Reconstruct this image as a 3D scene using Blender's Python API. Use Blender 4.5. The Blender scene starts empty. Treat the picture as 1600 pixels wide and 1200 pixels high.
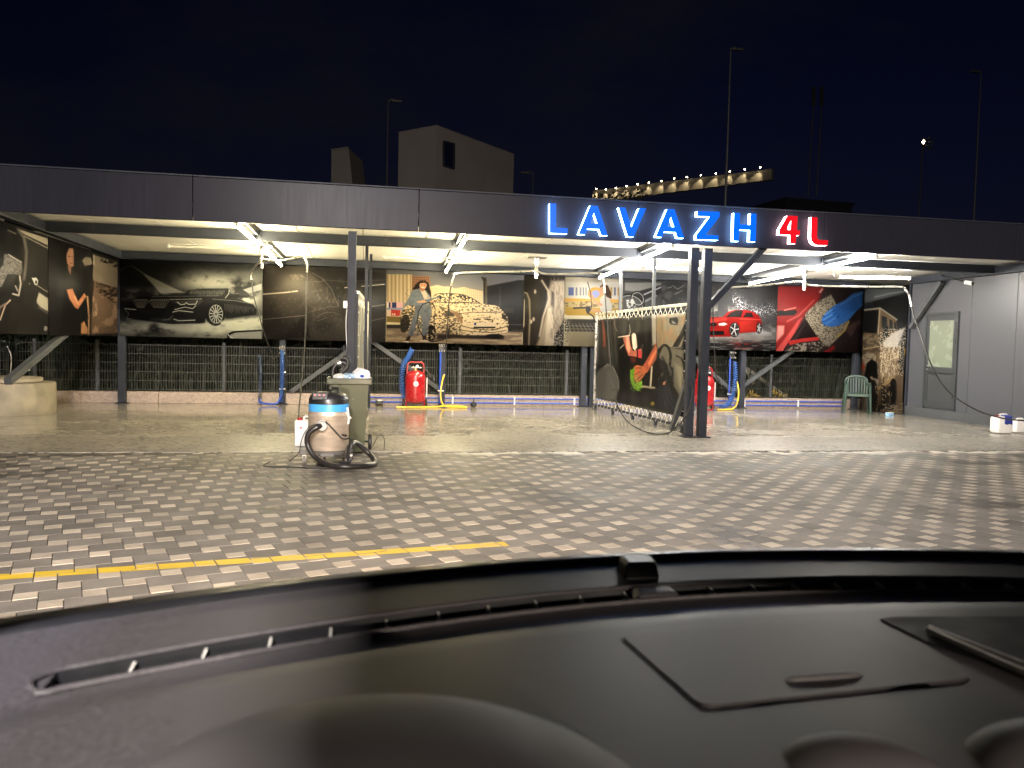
import bpy, bmesh, math, random
import numpy as np
from mathutils import Vector, Matrix
random.seed(7); rng = np.random.RandomState(7)
sc = bpy.context.scene
R = math.radians

# ------------------------------------------------------------------ camera (solved from the photograph)
F, YAW, PITCH, ROLL, H = 1241.9, 0.18564, 0.048716, 0.022795, 1.33
def _axes():
    fw = np.array([math.sin(YAW)*math.cos(PITCH), math.cos(YAW)*math.cos(PITCH), -math.sin(PITCH)])
    r = np.array([math.cos(YAW), -math.sin(YAW), 0.0]); u = np.cross(r, fw)
    return r*math.cos(ROLL)+u*math.sin(ROLL), -r*math.sin(ROLL)+u*math.cos(ROLL), fw
CR, CU, CF = _axes()
cam_data = bpy.data.cameras.new('camera'); cam = bpy.data.objects.new('camera', cam_data)
sc.collection.objects.link(cam)
m = Matrix.Identity(4)
for i in range(3):
    m[i][0], m[i][1], m[i][2] = CR[i], CU[i], -CF[i]
m[2][3] = H
cam.matrix_world = m
cam_data.sensor_width = 36; cam_data.lens = F/1600*36
cam_data.clip_start = 0.02; cam_data.clip_end = 2000
cam_data.dof.use_dof = True; cam_data.dof.focus_distance = 12.0; cam_data.dof.aperture_fstop = 9.0
sc.camera = cam

# ------------------------------------------------------------------ night sky, exposure
world = bpy.data.worlds.new('World'); sc.world = world; world.use_nodes = True
wn = world.node_tree.nodes; wl = world.node_tree.links
sky = wn.new('ShaderNodeTexSky'); sky.sky_type = 'NISHITA'; sky.sun_disc = False
sky.sun_elevation = R(-4.0); sky.sun_rotation = R(20)
tint = wn.new('ShaderNodeMix'); tint.data_type = 'RGBA'; tint.blend_type = 'MULTIPLY'; tint.inputs[0].default_value = 1
wl.new(sky.outputs[0], tint.inputs[6]); tint.inputs[7].default_value = (0.58, 0.68, 2.1, 1)
cln = wn.new('ShaderNodeTexNoise'); cln.inputs['Scale'].default_value = 2.2; cln.inputs['Detail'].default_value = 7; cln.inputs['Roughness'].default_value = 0.6
ctc = wn.new('ShaderNodeTexCoord'); cmp_ = wn.new('ShaderNodeMapping'); cmp_.inputs['Scale'].default_value = (1, 1, 2.5)
wl.new(ctc.outputs['Generated'], cmp_.inputs[0]); wl.new(cmp_.outputs[0], cln.inputs['Vector'])
cmr = wn.new('ShaderNodeMapRange'); wl.new(cln.outputs[0], cmr.inputs[0]); cmr.inputs['From Min'].default_value = 0.42; cmr.inputs['From Max'].default_value = 0.72
cmr.inputs['To Min'].default_value = 0.0; cmr.inputs['To Max'].default_value = 1.0
cad = wn.new('ShaderNodeMix'); cad.data_type = 'RGBA'; wl.new(cmr.outputs[0], cad.inputs[0])       # thin night cloud lit by the town
wl.new(tint.outputs[2], cad.inputs[6]); cad.inputs[7].default_value = (0.100, 0.105, 0.150, 1)
bg = wn['Background']; wl.new(cad.outputs[2], bg.inputs[0]); bg.inputs[1].default_value = 0.042
sc.view_settings.view_transform = 'Standard'; sc.view_settings.look = 'None'
sc.view_settings.exposure = 0.0; sc.view_settings.gamma = 1.0
sc.view_settings.use_curve_mapping = False
try:
    sc.cycles.use_denoising = True
    sc.cycles.max_bounces = 8; sc.cycles.sample_clamp_indirect = 6.0
    sc.cycles.caustics_reflective = False; sc.cycles.caustics_refractive = False
except Exception: pass

# light levels
TUBE = 380.0; HEADLIGHT = 520.0; STREET = 1000.0; FLOOD = 5600.0; FAR_FILL = 13000.0; BACK_FILL = 160.0

# ------------------------------------------------------------------ pixel -> place helpers
def ray(u, v): return CF + CR*(u-800)/F + CU*(600-v)/F
def atX(u, v, x): d = ray(u, v); t = x/d[0]; return Vector((d*t+np.array([0,0,H])).tolist())
def atY(u, v, y): d = ray(u, v); t = y/d[1]; return Vector((d*t+np.array([0,0,H])).tolist())
def atZ(u, v, z=0.0): d = ray(u, v); t = (z-H)/d[2]; return Vector((d*t+np.array([0,0,H])).tolist())
def proj(P):
    q = np.asarray(P, float)-np.array([0,0,H]); z = q@CF
    return 800+F*(q@CR)/z, 600-F*(q@CU)/z

# ------------------------------------------------------------------ mesh builder
class MB:
    def __init__(s): s.v = []; s.f = []; s.uv = None
    def add(s, vs, fs):
        o = len(s.v); s.v += [tuple(p) for p in vs]; s.f += [tuple(i+o for i in f) for f in fs]; return s
    def box(s, c, d, rz=0.0, M=None, b=0.0):
        """box with centre c, size d, optional chamfer b"""
        hx, hy, hz = d[0]/2, d[1]/2, d[2]/2
        if b > 0:
            bm = bmesh.new(); bmesh.ops.create_cube(bm, size=1.0)
            for q in bm.verts: q.co = Vector((q.co.x*d[0], q.co.y*d[1], q.co.z*d[2]))
            bmesh.ops.bevel(bm, geom=list(bm.edges), offset=b, segments=2, affect='EDGES', profile=0.5)
            bm.verts.index_update()
            vs = [q.co.copy() for q in bm.verts]; fs = [[q.index for q in f.verts] for f in bm.faces]; bm.free()
        else:
            vs = [Vector((x*hx, y*hy, z*hz)) for x in (-1,1) for y in (-1,1) for z in (-1,1)]
            fs = [(0,1,3,2),(4,6,7,5),(0,4,5,1),(2,3,7,6),(0,2,6,4),(1,5,7,3)]
        T = M if M is not None else Matrix.Rotation(rz, 4, 'Z')
        return s.add([T @ p + Vector(c) for p in vs], fs)
    def beam(s, a, b, w, h, up=(0,0,1), bev=0.0):
        """box section running from a to b"""
        a, b = Vector(a), Vector(b); x = (b-a); L = x.length; x.normalize()
        y = Vector(up).cross(x)
        if y.length < 1e-4: y = Vector((0,1,0)).cross(x)
        y.normalize(); z = x.cross(y)
        M = Matrix((x, y, z)).transposed().to_4x4()
        return s.box((a+b)/2, (L, w, h), M=M, b=bev)
    def tube(s, path, r, n=8, caps=True, rad=None):
        path = [Vector(p) for p in path]; rings = []; prev = None
        for i, p in enumerate(path):
            t = (path[min(i+1, len(path)-1)]-path[max(i-1, 0)])
            if t.length < 1e-9: t = Vector((0,0,1))
            t.normalize()
            if prev is None:
                a = Vector((0,0,1)) if abs(t.z) < 0.9 else Vector((1,0,0))
                nrm = t.cross(a).normalized()
            else:
                nrm = (prev - t*prev.dot(t)); nrm = nrm.normalized() if nrm.length > 1e-6 else t.orthogonal().normalized()
            prev = nrm; bn = t.cross(nrm)
            rr = rad[i] if rad else r
            rings.append([p+(nrm*math.cos(2*math.pi*k/n)+bn*math.sin(2*math.pi*k/n))*rr for k in range(n)])
        vs = [q for ring in rings for q in ring]; fs = []
        for i in range(len(rings)-1):
            for k in range(n):
                fs.append((i*n+k, i*n+(k+1) % n, (i+1)*n+(k+1) % n, (i+1)*n+k))
        if caps: fs.append(tuple(range(n-1, -1, -1))); fs.append(tuple((len(rings)-1)*n+k for k in range(n)))
        return s.add(vs, fs)
    def lathe(s, prof, c, n=24, axis='Z'):
        """prof: list of (radius, height)"""
        vs = []; fs = []
        for r, h in prof:
            for k in range(n):
                a = 2*math.pi*k/n; p = (r*math.cos(a), r*math.sin(a), h)
                if axis == 'X': p = (h, r*math.cos(a), r*math.sin(a))
                if axis == 'Y': p = (r*math.cos(a), h, r*math.sin(a))
                vs.append(Vector(p)+Vector(c))
        for i in range(len(prof)-1):
            for k in range(n):
                fs.append((i*n+k, i*n+(k+1) % n, (i+1)*n+(k+1) % n, (i+1)*n+k))
        if prof[0][0] > 1e-6: fs.append(tuple(range(n-1, -1, -1)))
        if prof[-1][0] > 1e-6: fs.append(tuple((len(prof)-1)*n+k for k in range(n)))
        return s.add(vs, fs)
    def prism(s, pts, d):
        """polygon pts (3d) swept by vector d"""
        pts = [Vector(p) for p in pts]; n = len(pts); d = Vector(d)
        fs = [tuple(range(n)), tuple(range(2*n-1, n-1, -1))]+[(i, i+n, (i+1) % n+n, (i+1) % n) for i in range(n)]
        return s.add(pts+[p+d for p in pts], fs)
def smooth_path(pts, sub=6):
    """Catmull-Rom through the points"""
    pts = [Vector(p) for p in pts]; P = [pts[0]*2-pts[1]]+pts+[pts[-1]*2-pts[-2]]; out = []
    for i in range(1, len(P)-2):
        for k in range(sub):
            t = k/sub; a, b, c, d = P[i-1], P[i], P[i+1], P[i+2]
            out.append(0.5*((2*b)+(c-a)*t+(2*a-5*b+4*c-d)*t*t+(3*b-a-3*c+d)*t**3))
    out.append(pts[-1]); return out

COL = sc.collection
def setp(o, label=None, cat=None, group=None, kind=None):
    if label: o['label'] = label
    if cat: o['category'] = cat
    if group: o['group'] = group
    if kind: o['kind'] = kind
    return o
def make(name, mb, mat, origin=(0,0,0), smooth=False, angle=40):
    me = bpy.data.meshes.new(name); og = Vector(origin)
    me.from_pydata([tuple(Vector(p)-og) for p in mb.v], [], mb.f)
    bm = bmesh.new(); bm.from_mesh(me); bmesh.ops.recalc_face_normals(bm, faces=bm.faces); bm.to_mesh(me); bm.free()
    if smooth:
        me.polygons.foreach_set('use_smooth', [True]*len(me.polygons))
        try: me.set_sharp_from_angle(angle=R(angle))
        except Exception: pass
    me.materials.append(mat); o = bpy.data.objects.new(name, me); COL.objects.link(o); o.location = og
    return o
def thing(name, label, cat, loc, group=None):
    o = bpy.data.objects.new(name, None); COL.objects.link(o); o.location = loc
    o.empty_display_size = 0.1
    return setp(o, label, cat, group)
def part(name, mb, mat, parent, smooth=False, angle=40, label=None, kind=None):
    """mesh in world coordinates made a child of parent (parents are never rotated)"""
    w = Vector((0,0,0)); q = parent
    while q is not None: w += q.location; q = q.parent
    o = make(name, mb, mat, w, smooth, angle); o.location = (0,0,0); o.parent = parent
    if label: o['label'] = label
    if kind: o['kind'] = kind
    return o
def solo(name, mb, mat, label, cat, group=None, smooth=False, kind=None, origin=None):
    c = Vector(origin) if origin else sum((Vector(p) for p in mb.v), Vector())/len(mb.v)
    if not origin: c.z = min(p[2] for p in mb.v)
    return setp(make(name, mb, mat, c, smooth), label, cat, group, kind)

# ------------------------------------------------------------------ materials
def lin(c):
    return tuple((x/12.92 if x <= 0.04045 else ((x+0.055)/1.055)**2.4) for x in c)
def mat(name, col, rough=0.5, metal=0.0, var=0.15, scale=6.0, bump=0.0, bscale=60.0, rvar=0.1, coat=0.0, spec=0.5, dirt=None, stretch=(1,1,1)):
    """principled material with noise in colour, gloss and relief; col is linear base colour"""
    M = bpy.data.materials.new(name); M.use_nodes = True; nt = M.node_tree; N = nt.nodes; L = nt.links
    b = N['Principled BSDF']; tc = N.new('ShaderNodeNewGeometry')
    mp = N.new('ShaderNodeMapping'); L.new(tc.outputs['Position'], mp.inputs[0]); mp.inputs['Scale'].default_value = stretch
    n1 = N.new('ShaderNodeTexNoise'); n1.inputs['Scale'].default_value = scale; n1.inputs['Detail'].default_value = 6
    L.new(mp.outputs[0], n1.inputs['Vector'])
    mr = N.new('ShaderNodeMapRange'); L.new(n1.outputs[0], mr.inputs[0])
    mr.inputs['From Min'].default_value = 0.3; mr.inputs['From Max'].default_value = 0.7
    mr.inputs['To Min'].default_value = 1-var; mr.inputs['To Max'].default_value = 1+var
    mx = N.new('ShaderNodeMix'); mx.data_type = 'RGBA'; mx.blend_type = 'MULTIPLY'; mx.inputs[0].default_value = 1
    mx.inputs[6].default_value = (*col, 1); L.new(mr.outputs[0], mx.inputs[7])
    last = mx.outputs[2]
    if dirt:
        n2 = N.new('ShaderNodeTexNoise'); n2.inputs['Scale'].default_value = dirt[1]; n2.inputs['Detail'].default_value = 8
        n2.inputs['Roughness'].default_value = 0.7
        L.new(mp.outputs[0], n2.inputs['Vector'])
        m2 = N.new('ShaderNodeMapRange'); L.new(n2.outputs[0], m2.inputs[0])
        m2.inputs['From Min'].default_value = dirt[2]; m2.inputs['From Max'].default_value = dirt[2]+0.12
        dm = N.new('ShaderNodeMix'); dm.data_type = 'RGBA'; L.new(m2.outputs[0], dm.inputs[0])
        L.new(last, dm.inputs[6]); dm.inputs[7].default_value = (*dirt[0], 1); last = dm.outputs[2]
    L.new(last, b.inputs['Base Color'])
    r2 = N.new('ShaderNodeMapRange'); L.new(n1.outputs[0], r2.inputs[0])
    r2.inputs['From Min'].default_value = 0.3; r2.inputs['From Max'].default_value = 0.7
    r2.inputs['To Min'].default_value = max(0.02, rough-rvar); r2.inputs['To Max'].default_value = min(1, rough+rvar)
    L.new(r2.outputs[0], b.inputs['Roughness'])
    b.inputs['Metallic'].default_value = metal; b.inputs['Coat Weight'].default_value = coat
    b.inputs['Specular IOR Level'].default_value = spec
    if bump > 0:
        nb = N.new('ShaderNodeTexNoise'); nb.inputs['Scale'].default_value = bscale; nb.inputs['Detail'].default_value = 4
        L.new(mp.outputs[0], nb.inputs['Vector'])
        bp = N.new('ShaderNodeBump'); bp.inputs['Strength'].default_value = bump; bp.inputs['Distance'].default_value = 0.002
        L.new(nb.outputs[0], bp.inputs['Height']); L.new(bp.outputs[0], b.inputs['Normal'])
    return M
def glow(name, col, strength):
    M = bpy.data.materials.new(name); M.use_nodes = True; N = M.node_tree.nodes; b = N['Principled BSDF']
    b.inputs['Base Color'].default_value = (*[min(1, c)*0.3 for c in col], 1); b.inputs['Roughness'].default_value = 0.3; b.inputs['Specular IOR Level'].default_value = 0.2
    b.inputs['Emission Color'].default_value = (*col, 1); b.inputs['Emission Strength'].default_value = strength
    return M
STEEL = mat('anthracite_paint', (0.024, 0.027, 0.036), 0.45, 0.0, 0.15, 3, 0.10, 90, spec=0.12, dirt=((0.10,0.09,0.08), 5, 0.62))
STEEL_L = mat('grey_paint', (0.060, 0.064, 0.070), 0.45, 0.0, 0.15, 3, 0.1, 90, spec=0.15, dirt=((0.20,0.18,0.15), 6, 0.62))
BLACKP = mat('black_plastic', (0.014, 0.014, 0.015), 0.4, 0, 0.2, 8, 0.2, 200)
RUBBER = mat('black_rubber', (0.012, 0.012, 0.012), 0.55, 0, 0.2, 20, 0.1, 90)
GALV = mat('galvanised_pipe', (0.60, 0.58, 0.54), 0.32, 0.85, 0.12, 12)
STAINLESS = mat('brushed_stainless', (0.74, 0.62, 0.50), 0.42, 0.65, 0.12, 7, 0.3, 60, stretch=(1,1,6), dirt=((0.45,0.40,0.34), 14, 0.60))
REDP = mat('red_enamel', (0.31, 0.009, 0.013), 0.28, 0, 0.08, 5, coat=0.4)
WHITEP = mat('white_plastic', (0.72, 0.71, 0.68), 0.4, 0, 0.06, 8, dirt=((0.5,0.47,0.4), 9, 0.62))
BLUEP = mat('blue_pipe', (0.02, 0.07, 0.40), 0.35, 0, 0.12, 20)
YELLOWP = mat('yellow_hose', (0.75, 0.50, 0.03), 0.4, 0, 0.1, 20)
CONC = mat('cast_concrete', (0.25, 0.22, 0.17), 0.8, 0, 0.2, 4, 0.5, 60, dirt=((0.16,0.13,0.10), 3, 0.60))
BRASS = mat('brass', (0.6, 0.45, 0.2), 0.3, 0.9, 0.1, 20)
CORD = mat('white_lacing_cord', (0.72, 0.69, 0.58), 0.7, 0, 0.1, 30)

# ------------------------------------------------------------------ measured planes
YF, YB, YC = 11.18, 16.93, 9.764          # fascia, back row, front edge of the wash floor
ZB, ZT = 2.88, 3.45                       # fascia bottom, top
XL, XR = -4.75, 11.75                     # end walls

# ================================================================== GROUND
def ground_sheet(name, x0, x1, y0, y1, z, M):
    return setp(make(name, MB().add([(x0,y0,z),(x1,y0,z),(x1,y1,z),(x0,y1,z)], [(0,1,2,3)]), M, ((x0+x1)/2,(y0+y1)/2,z)), kind='structure')
DIRT = mat('dark_soil', (0.02, 0.018, 0.013), 0.95, 0, 0.3, 1.0, 0.6, 20)
ground_sheet('ground', -400, 400, -200, 900, -0.06, DIRT)

def paver_mat(name, col, dark):
    M = bpy.data.materials.new(name); M.use_nodes = True; nt = M.node_tree; N = nt.nodes; L = nt.links; b = N['Principled BSDF']
    g = N.new('ShaderNodeNewGeometry'); oi = N.new('ShaderNodeObjectInfo')
    ad = N.new('ShaderNodeMath'); L.new(g.outputs['Random Per Island'], ad.inputs[0]); L.new(oi.outputs['Random'], ad.inputs[1])
    fr = N.new('ShaderNodeMath'); fr.operation = 'FRACT'; L.new(ad.outputs[0], fr.inputs[0])
    mr = N.new('ShaderNodeMapRange'); L.new(fr.outputs[0], mr.inputs[0]); mr.inputs['To Min'].default_value = 0.80; mr.inputs['To Max'].default_value = 1.22
    def noise(scale, det=6, rough=0.6):
        n = N.new('ShaderNodeTexNoise'); n.inputs['Scale'].default_value = scale; n.inputs['Detail'].default_value = det
        n.inputs['Roughness'].default_value = rough; L.new(g.outputs['Position'], n.inputs['Vector']); return n
    def rngm(src, a, c, lo, hi):
        q = N.new('ShaderNodeMapRange'); L.new(src, q.inputs[0]); q.inputs['From Min'].default_value = a; q.inputs['From Max'].default_value = c
        q.inputs['To Min'].default_value = lo; q.inputs['To Max'].default_value = hi; return q.outputs[0]
    def mul(a, c):
        q = N.new('ShaderNodeMath'); q.operation = 'MULTIPLY'
        (L.new(a, q.inputs[0]) if not isinstance(a, float) else setattr(q.inputs[0], 'default_value', a))
        (L.new(c, q.inputs[1]) if not isinstance(c, float) else setattr(q.inputs[1], 'default_value', c)); return q.outputs[0]
    grain = rngm(noise(230, 3).outputs[0], 0.3, 0.7, 0.75, 1.25)
    blot = rngm(noise(2.2, 6, 0.65).outputs[0], 0.35, 0.65, 0.78, 1.15)
    # wet / oil stains: more of them towards the wash floor
    sep = N.new('ShaderNodeSeparateXYZ'); L.new(g.outputs['Position'], sep.inputs[0])
    near = rngm(sep.outputs['Y'], 6.0, 9.7, -0.11, 0.10)
    st = N.new('ShaderNodeMath'); L.new(noise(0.9, 7, 0.62).outputs[0], st.inputs[0]); L.new(near, st.inputs[1])
    wet = rngm(st.outputs[0], 0.545, 0.60, 0.0, 1.0)
    # single wet blots with ragged edges (world positions)
    nz = N.new('ShaderNodeTexNoise'); nz.inputs['Scale'].default_value = 3.5; nz.inputs['Detail'].default_value = 5; L.new(g.outputs['Position'], nz.inputs['Vector'])
    va = N.new('ShaderNodeVectorMath'); va.operation = 'MULTIPLY_ADD'; L.new(nz.outputs['Color'], va.inputs[0]); va.inputs[1].default_value = (1.0, 1.0, 0); L.new(g.outputs['Position'], va.inputs[2])
    for (bx_0, by_0, sx_0, sy_0) in BLOTS:
        mpb = N.new('ShaderNodeMapping'); mpb.vector_type = 'TEXTURE'; mpb.inputs['Location'].default_value = (bx_0+0.5, by_0+0.5, 0); mpb.inputs['Scale'].default_value = (sx_0, sy_0, 10)
        L.new(va.outputs[0], mpb.inputs[0]); ln_ = N.new('ShaderNodeVectorMath'); ln_.operation = 'LENGTH'; L.new(mpb.outputs[0], ln_.inputs[0])
        mxx = N.new('ShaderNodeMath'); mxx.operation = 'MAXIMUM'; L.new(wet, mxx.inputs[0]); L.new(rngm(ln_.outputs['Value'], 0.75, 1.05, 0.9, 0.0), mxx.inputs[1]); wet = mxx.outputs[0]
    dk = rngm(wet, 0, 1, 1.0, 0.40)
    val = mul(mul(mul(mr.outputs[0], grain), blot), dk)
    mx = N.new('ShaderNodeMix'); mx.data_type = 'RGBA'; mx.blend_type = 'MULTIPLY'; mx.inputs[0].default_value = 1
    mx.inputs[6].default_value = (*col, 1); L.new(val, mx.inputs[7])
    # dried soap along the edge of the wash floor
    fo = N.new('ShaderNodeMath'); L.new(noise(1.7, 8, 0.7).outputs[0], fo.inputs[0])
    L.new(rngm(sep.outputs['Y'], 9.0, 9.72, -0.28, 0.10), fo.inputs[1])
    fm = mul(rngm(fo.outputs[0], 0.44, 0.56, 0.0, 0.9), rngm(sep.outputs['X'], 0.3, 1.6, 0.0, 1.0))
    fx = N.new('ShaderNodeMix'); fx.data_type = 'RGBA'; L.new(fm, fx.inputs[0]); L.new(mx.outputs[2], fx.inputs[6])
    fx.inputs[7].default_value = (0.62, 0.58, 0.50, 1)
    L.new(fx.outputs[2], b.inputs['Base Color'])
    L.new(rngm(wet, 0, 1, 0.68, 0.52), b.inputs['Roughness']); b.inputs['Specular IOR Level'].default_value = 0.3
    bp = N.new('ShaderNodeBump'); bp.inputs['Strength'].default_value = 0.5; bp.inputs['Distance'].default_value = 0.002
    L.new(noise(160, 4).outputs[0], bp.inputs['Height']); L.new(bp.outputs[0], b.inputs['Normal'])
    return M
BLOTS = [(*atZ(u, v)[:2], a, b) for u, v, a, b in ((425,797,0.17,0.13),(545,778,0.30,0.16),(625,776,0.24,0.14),(520,742,0.9,0.22),(880,775,0.5,0.3),(770,757,0.4,0.22),(1140,835,0.16,0.3),(1560,790,0.35,0.2),(740,733,0.6,0.22))]
PAV_D = paver_mat('paver_grey', (0.180, 0.162, 0.140), 0.5)
PAV_L = paver_mat('paver_cream', (0.41, 0.35, 0.275), 0.7)
JOINT = mat('joint_sand', (0.085, 0.075, 0.062), 0.95, 0, 0.3, 12, 0.4, 90)
paving = ground_sheet('paving', -14, 24, -6, YC, -0.012, JOINT)
A_, B_, ROT = 0.196, 0.114, R(18.6)
e1 = Vector((math.cos(ROT), math.sin(ROT), 0)); e2 = Vector((-math.sin(ROT), math.cos(ROT), 0))
v3 = e1*A_+e2*B_; v1 = e1*B_-e2*A_
P0 = Vector((0.822, 5.50, 0))             # centre of one cream block, measured
def paver_verts(c, s, dz=0.0, tilt=(0,0)):
    g = s-0.0036; ch = 0.003; out = []
    for z, hh in ((0, g/2-ch), (-ch, g/2), (-0.03, g/2)):
        for sx, sy in ((-1,-1),(1,-1),(1,1),(-1,1)):
            q = e1*(sx*hh)+e2*(sy*hh)
            out.append((c.x+q.x, c.y+q.y, z+dz+tilt[0]*q.x+tilt[1]*q.y))
    return out
PF = [(0,1,2,3)]+[(4*k+i, 4*k+4+i, 4*k+4+(i+1) % 4, 4*k+(i+1) % 4) for k in (0, 1) for i in range(4)]
line_a, line_b = Vector((-2.6, 4.565, 0)), Vector((0.97, 5.12, 0))     # yellow line, near edge / direction
ld = (line_b-line_a).normalized(); ln = Vector((-ld.y, ld.x, 0)); LW_ = 0.118
def band_y(u): return np.interp(u, [0,200,400,600,800,950,1200,1400,1600], [960,925,905,887,874,864,859,861,865])
cells = []
for i in range(-90, 91):
    for j in range(-90, 91):
        c = P0+v3*i+v1*j
        for kind in (0, 1):
            s = B_ if kind else A_
            cc = c if kind else c+(e1+e2)*0+e1*((A_+B_)/2)+e2*((B_-A_)/2)*1.0
            if -9 < cc.x < 18 and 0.5 < cc.y < YC-s*0.62: cells.append((kind, cc))
# the offset above puts the large block so that its corner meets the small one
vis = []
for k, (kind, c) in enumerate(cells):
    if c.y > 2.5:
        u, v = proj((c.x, c.y, 0)); 
        if -20 < u < 1620 and v < band_y(u)-3:
            d = (np.array([c.x, c.y, -H])@CF); vis.append((((A_, B_)[kind]**2)*H/d**3, k))
vis.sort(reverse=True); chosen = {k for _, k in vis[:300]}
def proto_paver(name, s, M):
    me = bpy.data.meshes.new(name); me.from_pydata(paver_verts(Vector((0,0,0)), s), [], PF); me.materials.append(M); return me
meshes = (proto_paver('paver', A_, PAV_D), proto_paver('small_paver', B_, PAV_L))
rest = (MB(), MB()); painted = MB()
def clip(poly, a, n, keep):
    out = []
    for i in range(len(poly)):
        p, q = poly[i], poly[(i+1) % len(poly)]; dp, dq = ((p-a).dot(n)-keep), ((q-a).dot(n)-keep)
        if dp <= 0: out.append(p)
        if dp*dq < 0: out.append(p+(q-p)*(dp/(dp-dq)))
    return out
for k, (kind, c) in enumerate(cells):
    dz = random.uniform(-0.0015, 0.0012); s = (A_, B_)[kind]
    if k in chosen:
        o = bpy.data.objects.new('small_paver' if kind else 'paver', meshes[kind]); COL.objects.link(o)
        o.parent = paving; o.location = Vector((c.x, c.y, dz))-paving.location
    else:
        rest[kind].add(paver_verts(c, s, dz, (random.gauss(0, .003), random.gauss(0, .003))), PF)
    if abs((c-line_a).dot(ln)-LW_/2) < 0.3 and -0.3 < (c-line_a).dot(ld) < (line_b-line_a).length+0.3:
        g = s/2-0.004
        poly = [c+e1*(sx*g)+e2*(sy*g) for sx, sy in ((-1,-1),(1,-1),(1,1),(-1,1))]
        for a, n, kp in ((line_a, -ln, 0), (line_a, ln, LW_), (line_b, ld, 0)):
            if len(poly) >= 3: poly = clip(poly, a, n, kp)
        if len(poly) >= 3:
            painted.add([(p.x, p.y, dz+0.0012) for p in poly], [tuple(range(len(poly)))])
for kind, nm in ((0, 'paver_field'), (1, 'small_paver_field')):
    part(nm, rest[kind], (PAV_D, PAV_L)[kind], paving, kind='stuff')
part('yellow_line', painted, mat('road_paint_yellow', (0.62, 0.42, 0.03), 0.55, 0, 0.12, 9, 0.3, 150, dirt=((0.30,0.22,0.10), 28, 0.60)), paving)

# --- wash floor: exposed aggregate, wet towards the back
def wash_mat():
    M = bpy.data.materials.new('wet_exposed_aggregate'); M.use_nodes = True; nt = M.node_tree; N = nt.nodes; L = nt.links; b = N['Principled BSDF']
    g = N.new('ShaderNodeNewGeometry'); sep = N.new('ShaderNodeSeparateXYZ'); L.new(g.outputs['Position'], sep.inputs[0])
    def noise(scale, det=6, rough=0.6, st=None):
        n = N.new('ShaderNodeTexNoise'); n.inputs['Scale'].default_value = scale; n.inputs['Detail'].default_value = det; n.inputs['Roughness'].default_value = rough
        if st:
            mp = N.new('ShaderNodeMapping'); mp.inputs['Scale'].default_value = st; L.new(g.outputs['Position'], mp.inputs[0]); L.new(mp.outputs[0], n.inputs['Vector'])
        else: L.new(g.outputs['Position'], n.inputs['Vector'])
        return n.outputs[0]
    def rg(src, a, c, lo, hi):
        q = N.new('ShaderNodeMapRange'); L.new(src, q.inputs[0])
        for nm, vv in (('From Min', a), ('From Max', c), ('To Min', lo), ('To Max', hi)): q.inputs[nm].default_value = vv
        return q.outputs[0]
    def op(o, a, c):
        q = N.new('ShaderNodeMath'); q.operation = o
        for i, s in enumerate((a, c)):
            if isinstance(s, (int, float)): q.inputs[i].default_value = s
            else: L.new(s, q.inputs[i])
        return q.outputs[0]
    vo = N.new('ShaderNodeTexVoronoi'); vo.inputs['Scale'].default_value = 24; L.new(g.outputs['Position'], vo.inputs['Vector'])
    cr = N.new('ShaderNodeValToRGB'); L.new(vo.outputs['Color'], cr.inputs[0])
    e = cr.color_ramp.elements; e[0].position = 0.0; e[0].color = (0.07,0.06,0.045,1); e[1].position = 1.0; e[1].color = (0.55,0.505,0.43,1)
    for p, c in ((0.22, (0.13,0.115,0.09)), (0.34, (0.41,0.37,0.31)), (0.8, (0.47,0.43,0.36))):
        x = e.new(p); x.color = (*c, 1)
    base = N.new('ShaderNodeMix'); base.data_type = 'RGBA'; base.blend_type = 'MULTIPLY'; base.inputs[0].default_value = 1
    L.new(cr.outputs[0], base.inputs[6])
    wetn = op('ADD', op('ADD', rg(sep.outputs['Y'], 11.405, 11.41, -0.30, -0.02), rg(sep.outputs['Y'], 11.4, 15.0, 0.0, 0.20)), noise(0.55, 6, 0.6))
    wet = rg(wetn, 0.42, 0.66, 0.0, 1.0)
    stain = rg(noise(1.3, 7, 0.65), 0.35, 0.7, 0.78, 1.12)
    shade = op('MULTIPLY', stain, rg(wet, 0, 1, 0.66, 0.78))
    L.new(shade, base.inputs[7]); L.new(base.outputs[2], b.inputs['Base Color'])
    L.new(op('ADD', rg(wet, 0, 1, 0.34, 0.05), op('MULTIPLY', rg(noise(5, 5, 0.6), 0.4, 0.7, 0.0, 0.14), wet)), b.inputs['Roughness'])
    b.inputs['Specular IOR Level'].default_value = 0.5
    hgt = op('ADD', op('MULTIPLY', vo.outputs['Distance'], rg(wet, 0, 1, 1.0, 0.04)), op('MULTIPLY', noise(3, 3, 0.5, (1, 2.5, 1)), rg(wet, 0, 1, 0.0, 0.35)))
    bp = N.new('ShaderNodeBump'); bp.inputs['Strength'].default_value = 0.55; bp.inputs['Distance'].default_value = 0.006
    L.new(hgt, bp.inputs['Height']); L.new(bp.outputs[0], b.inputs['Normal'])
    return M
WASH = wash_mat()
for nm, y0, y1 in (('floor_apron', YC, 11.40), ('wash_floor', 11.412, 17.3)):
    setp(make(nm, MB().box((3.0, (y0+y1)/2, -0.05), (38, y1-y0, 0.1), b=0.004), WASH, (3.0, (y0+y1)/2, 0)), kind='structure')
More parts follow.
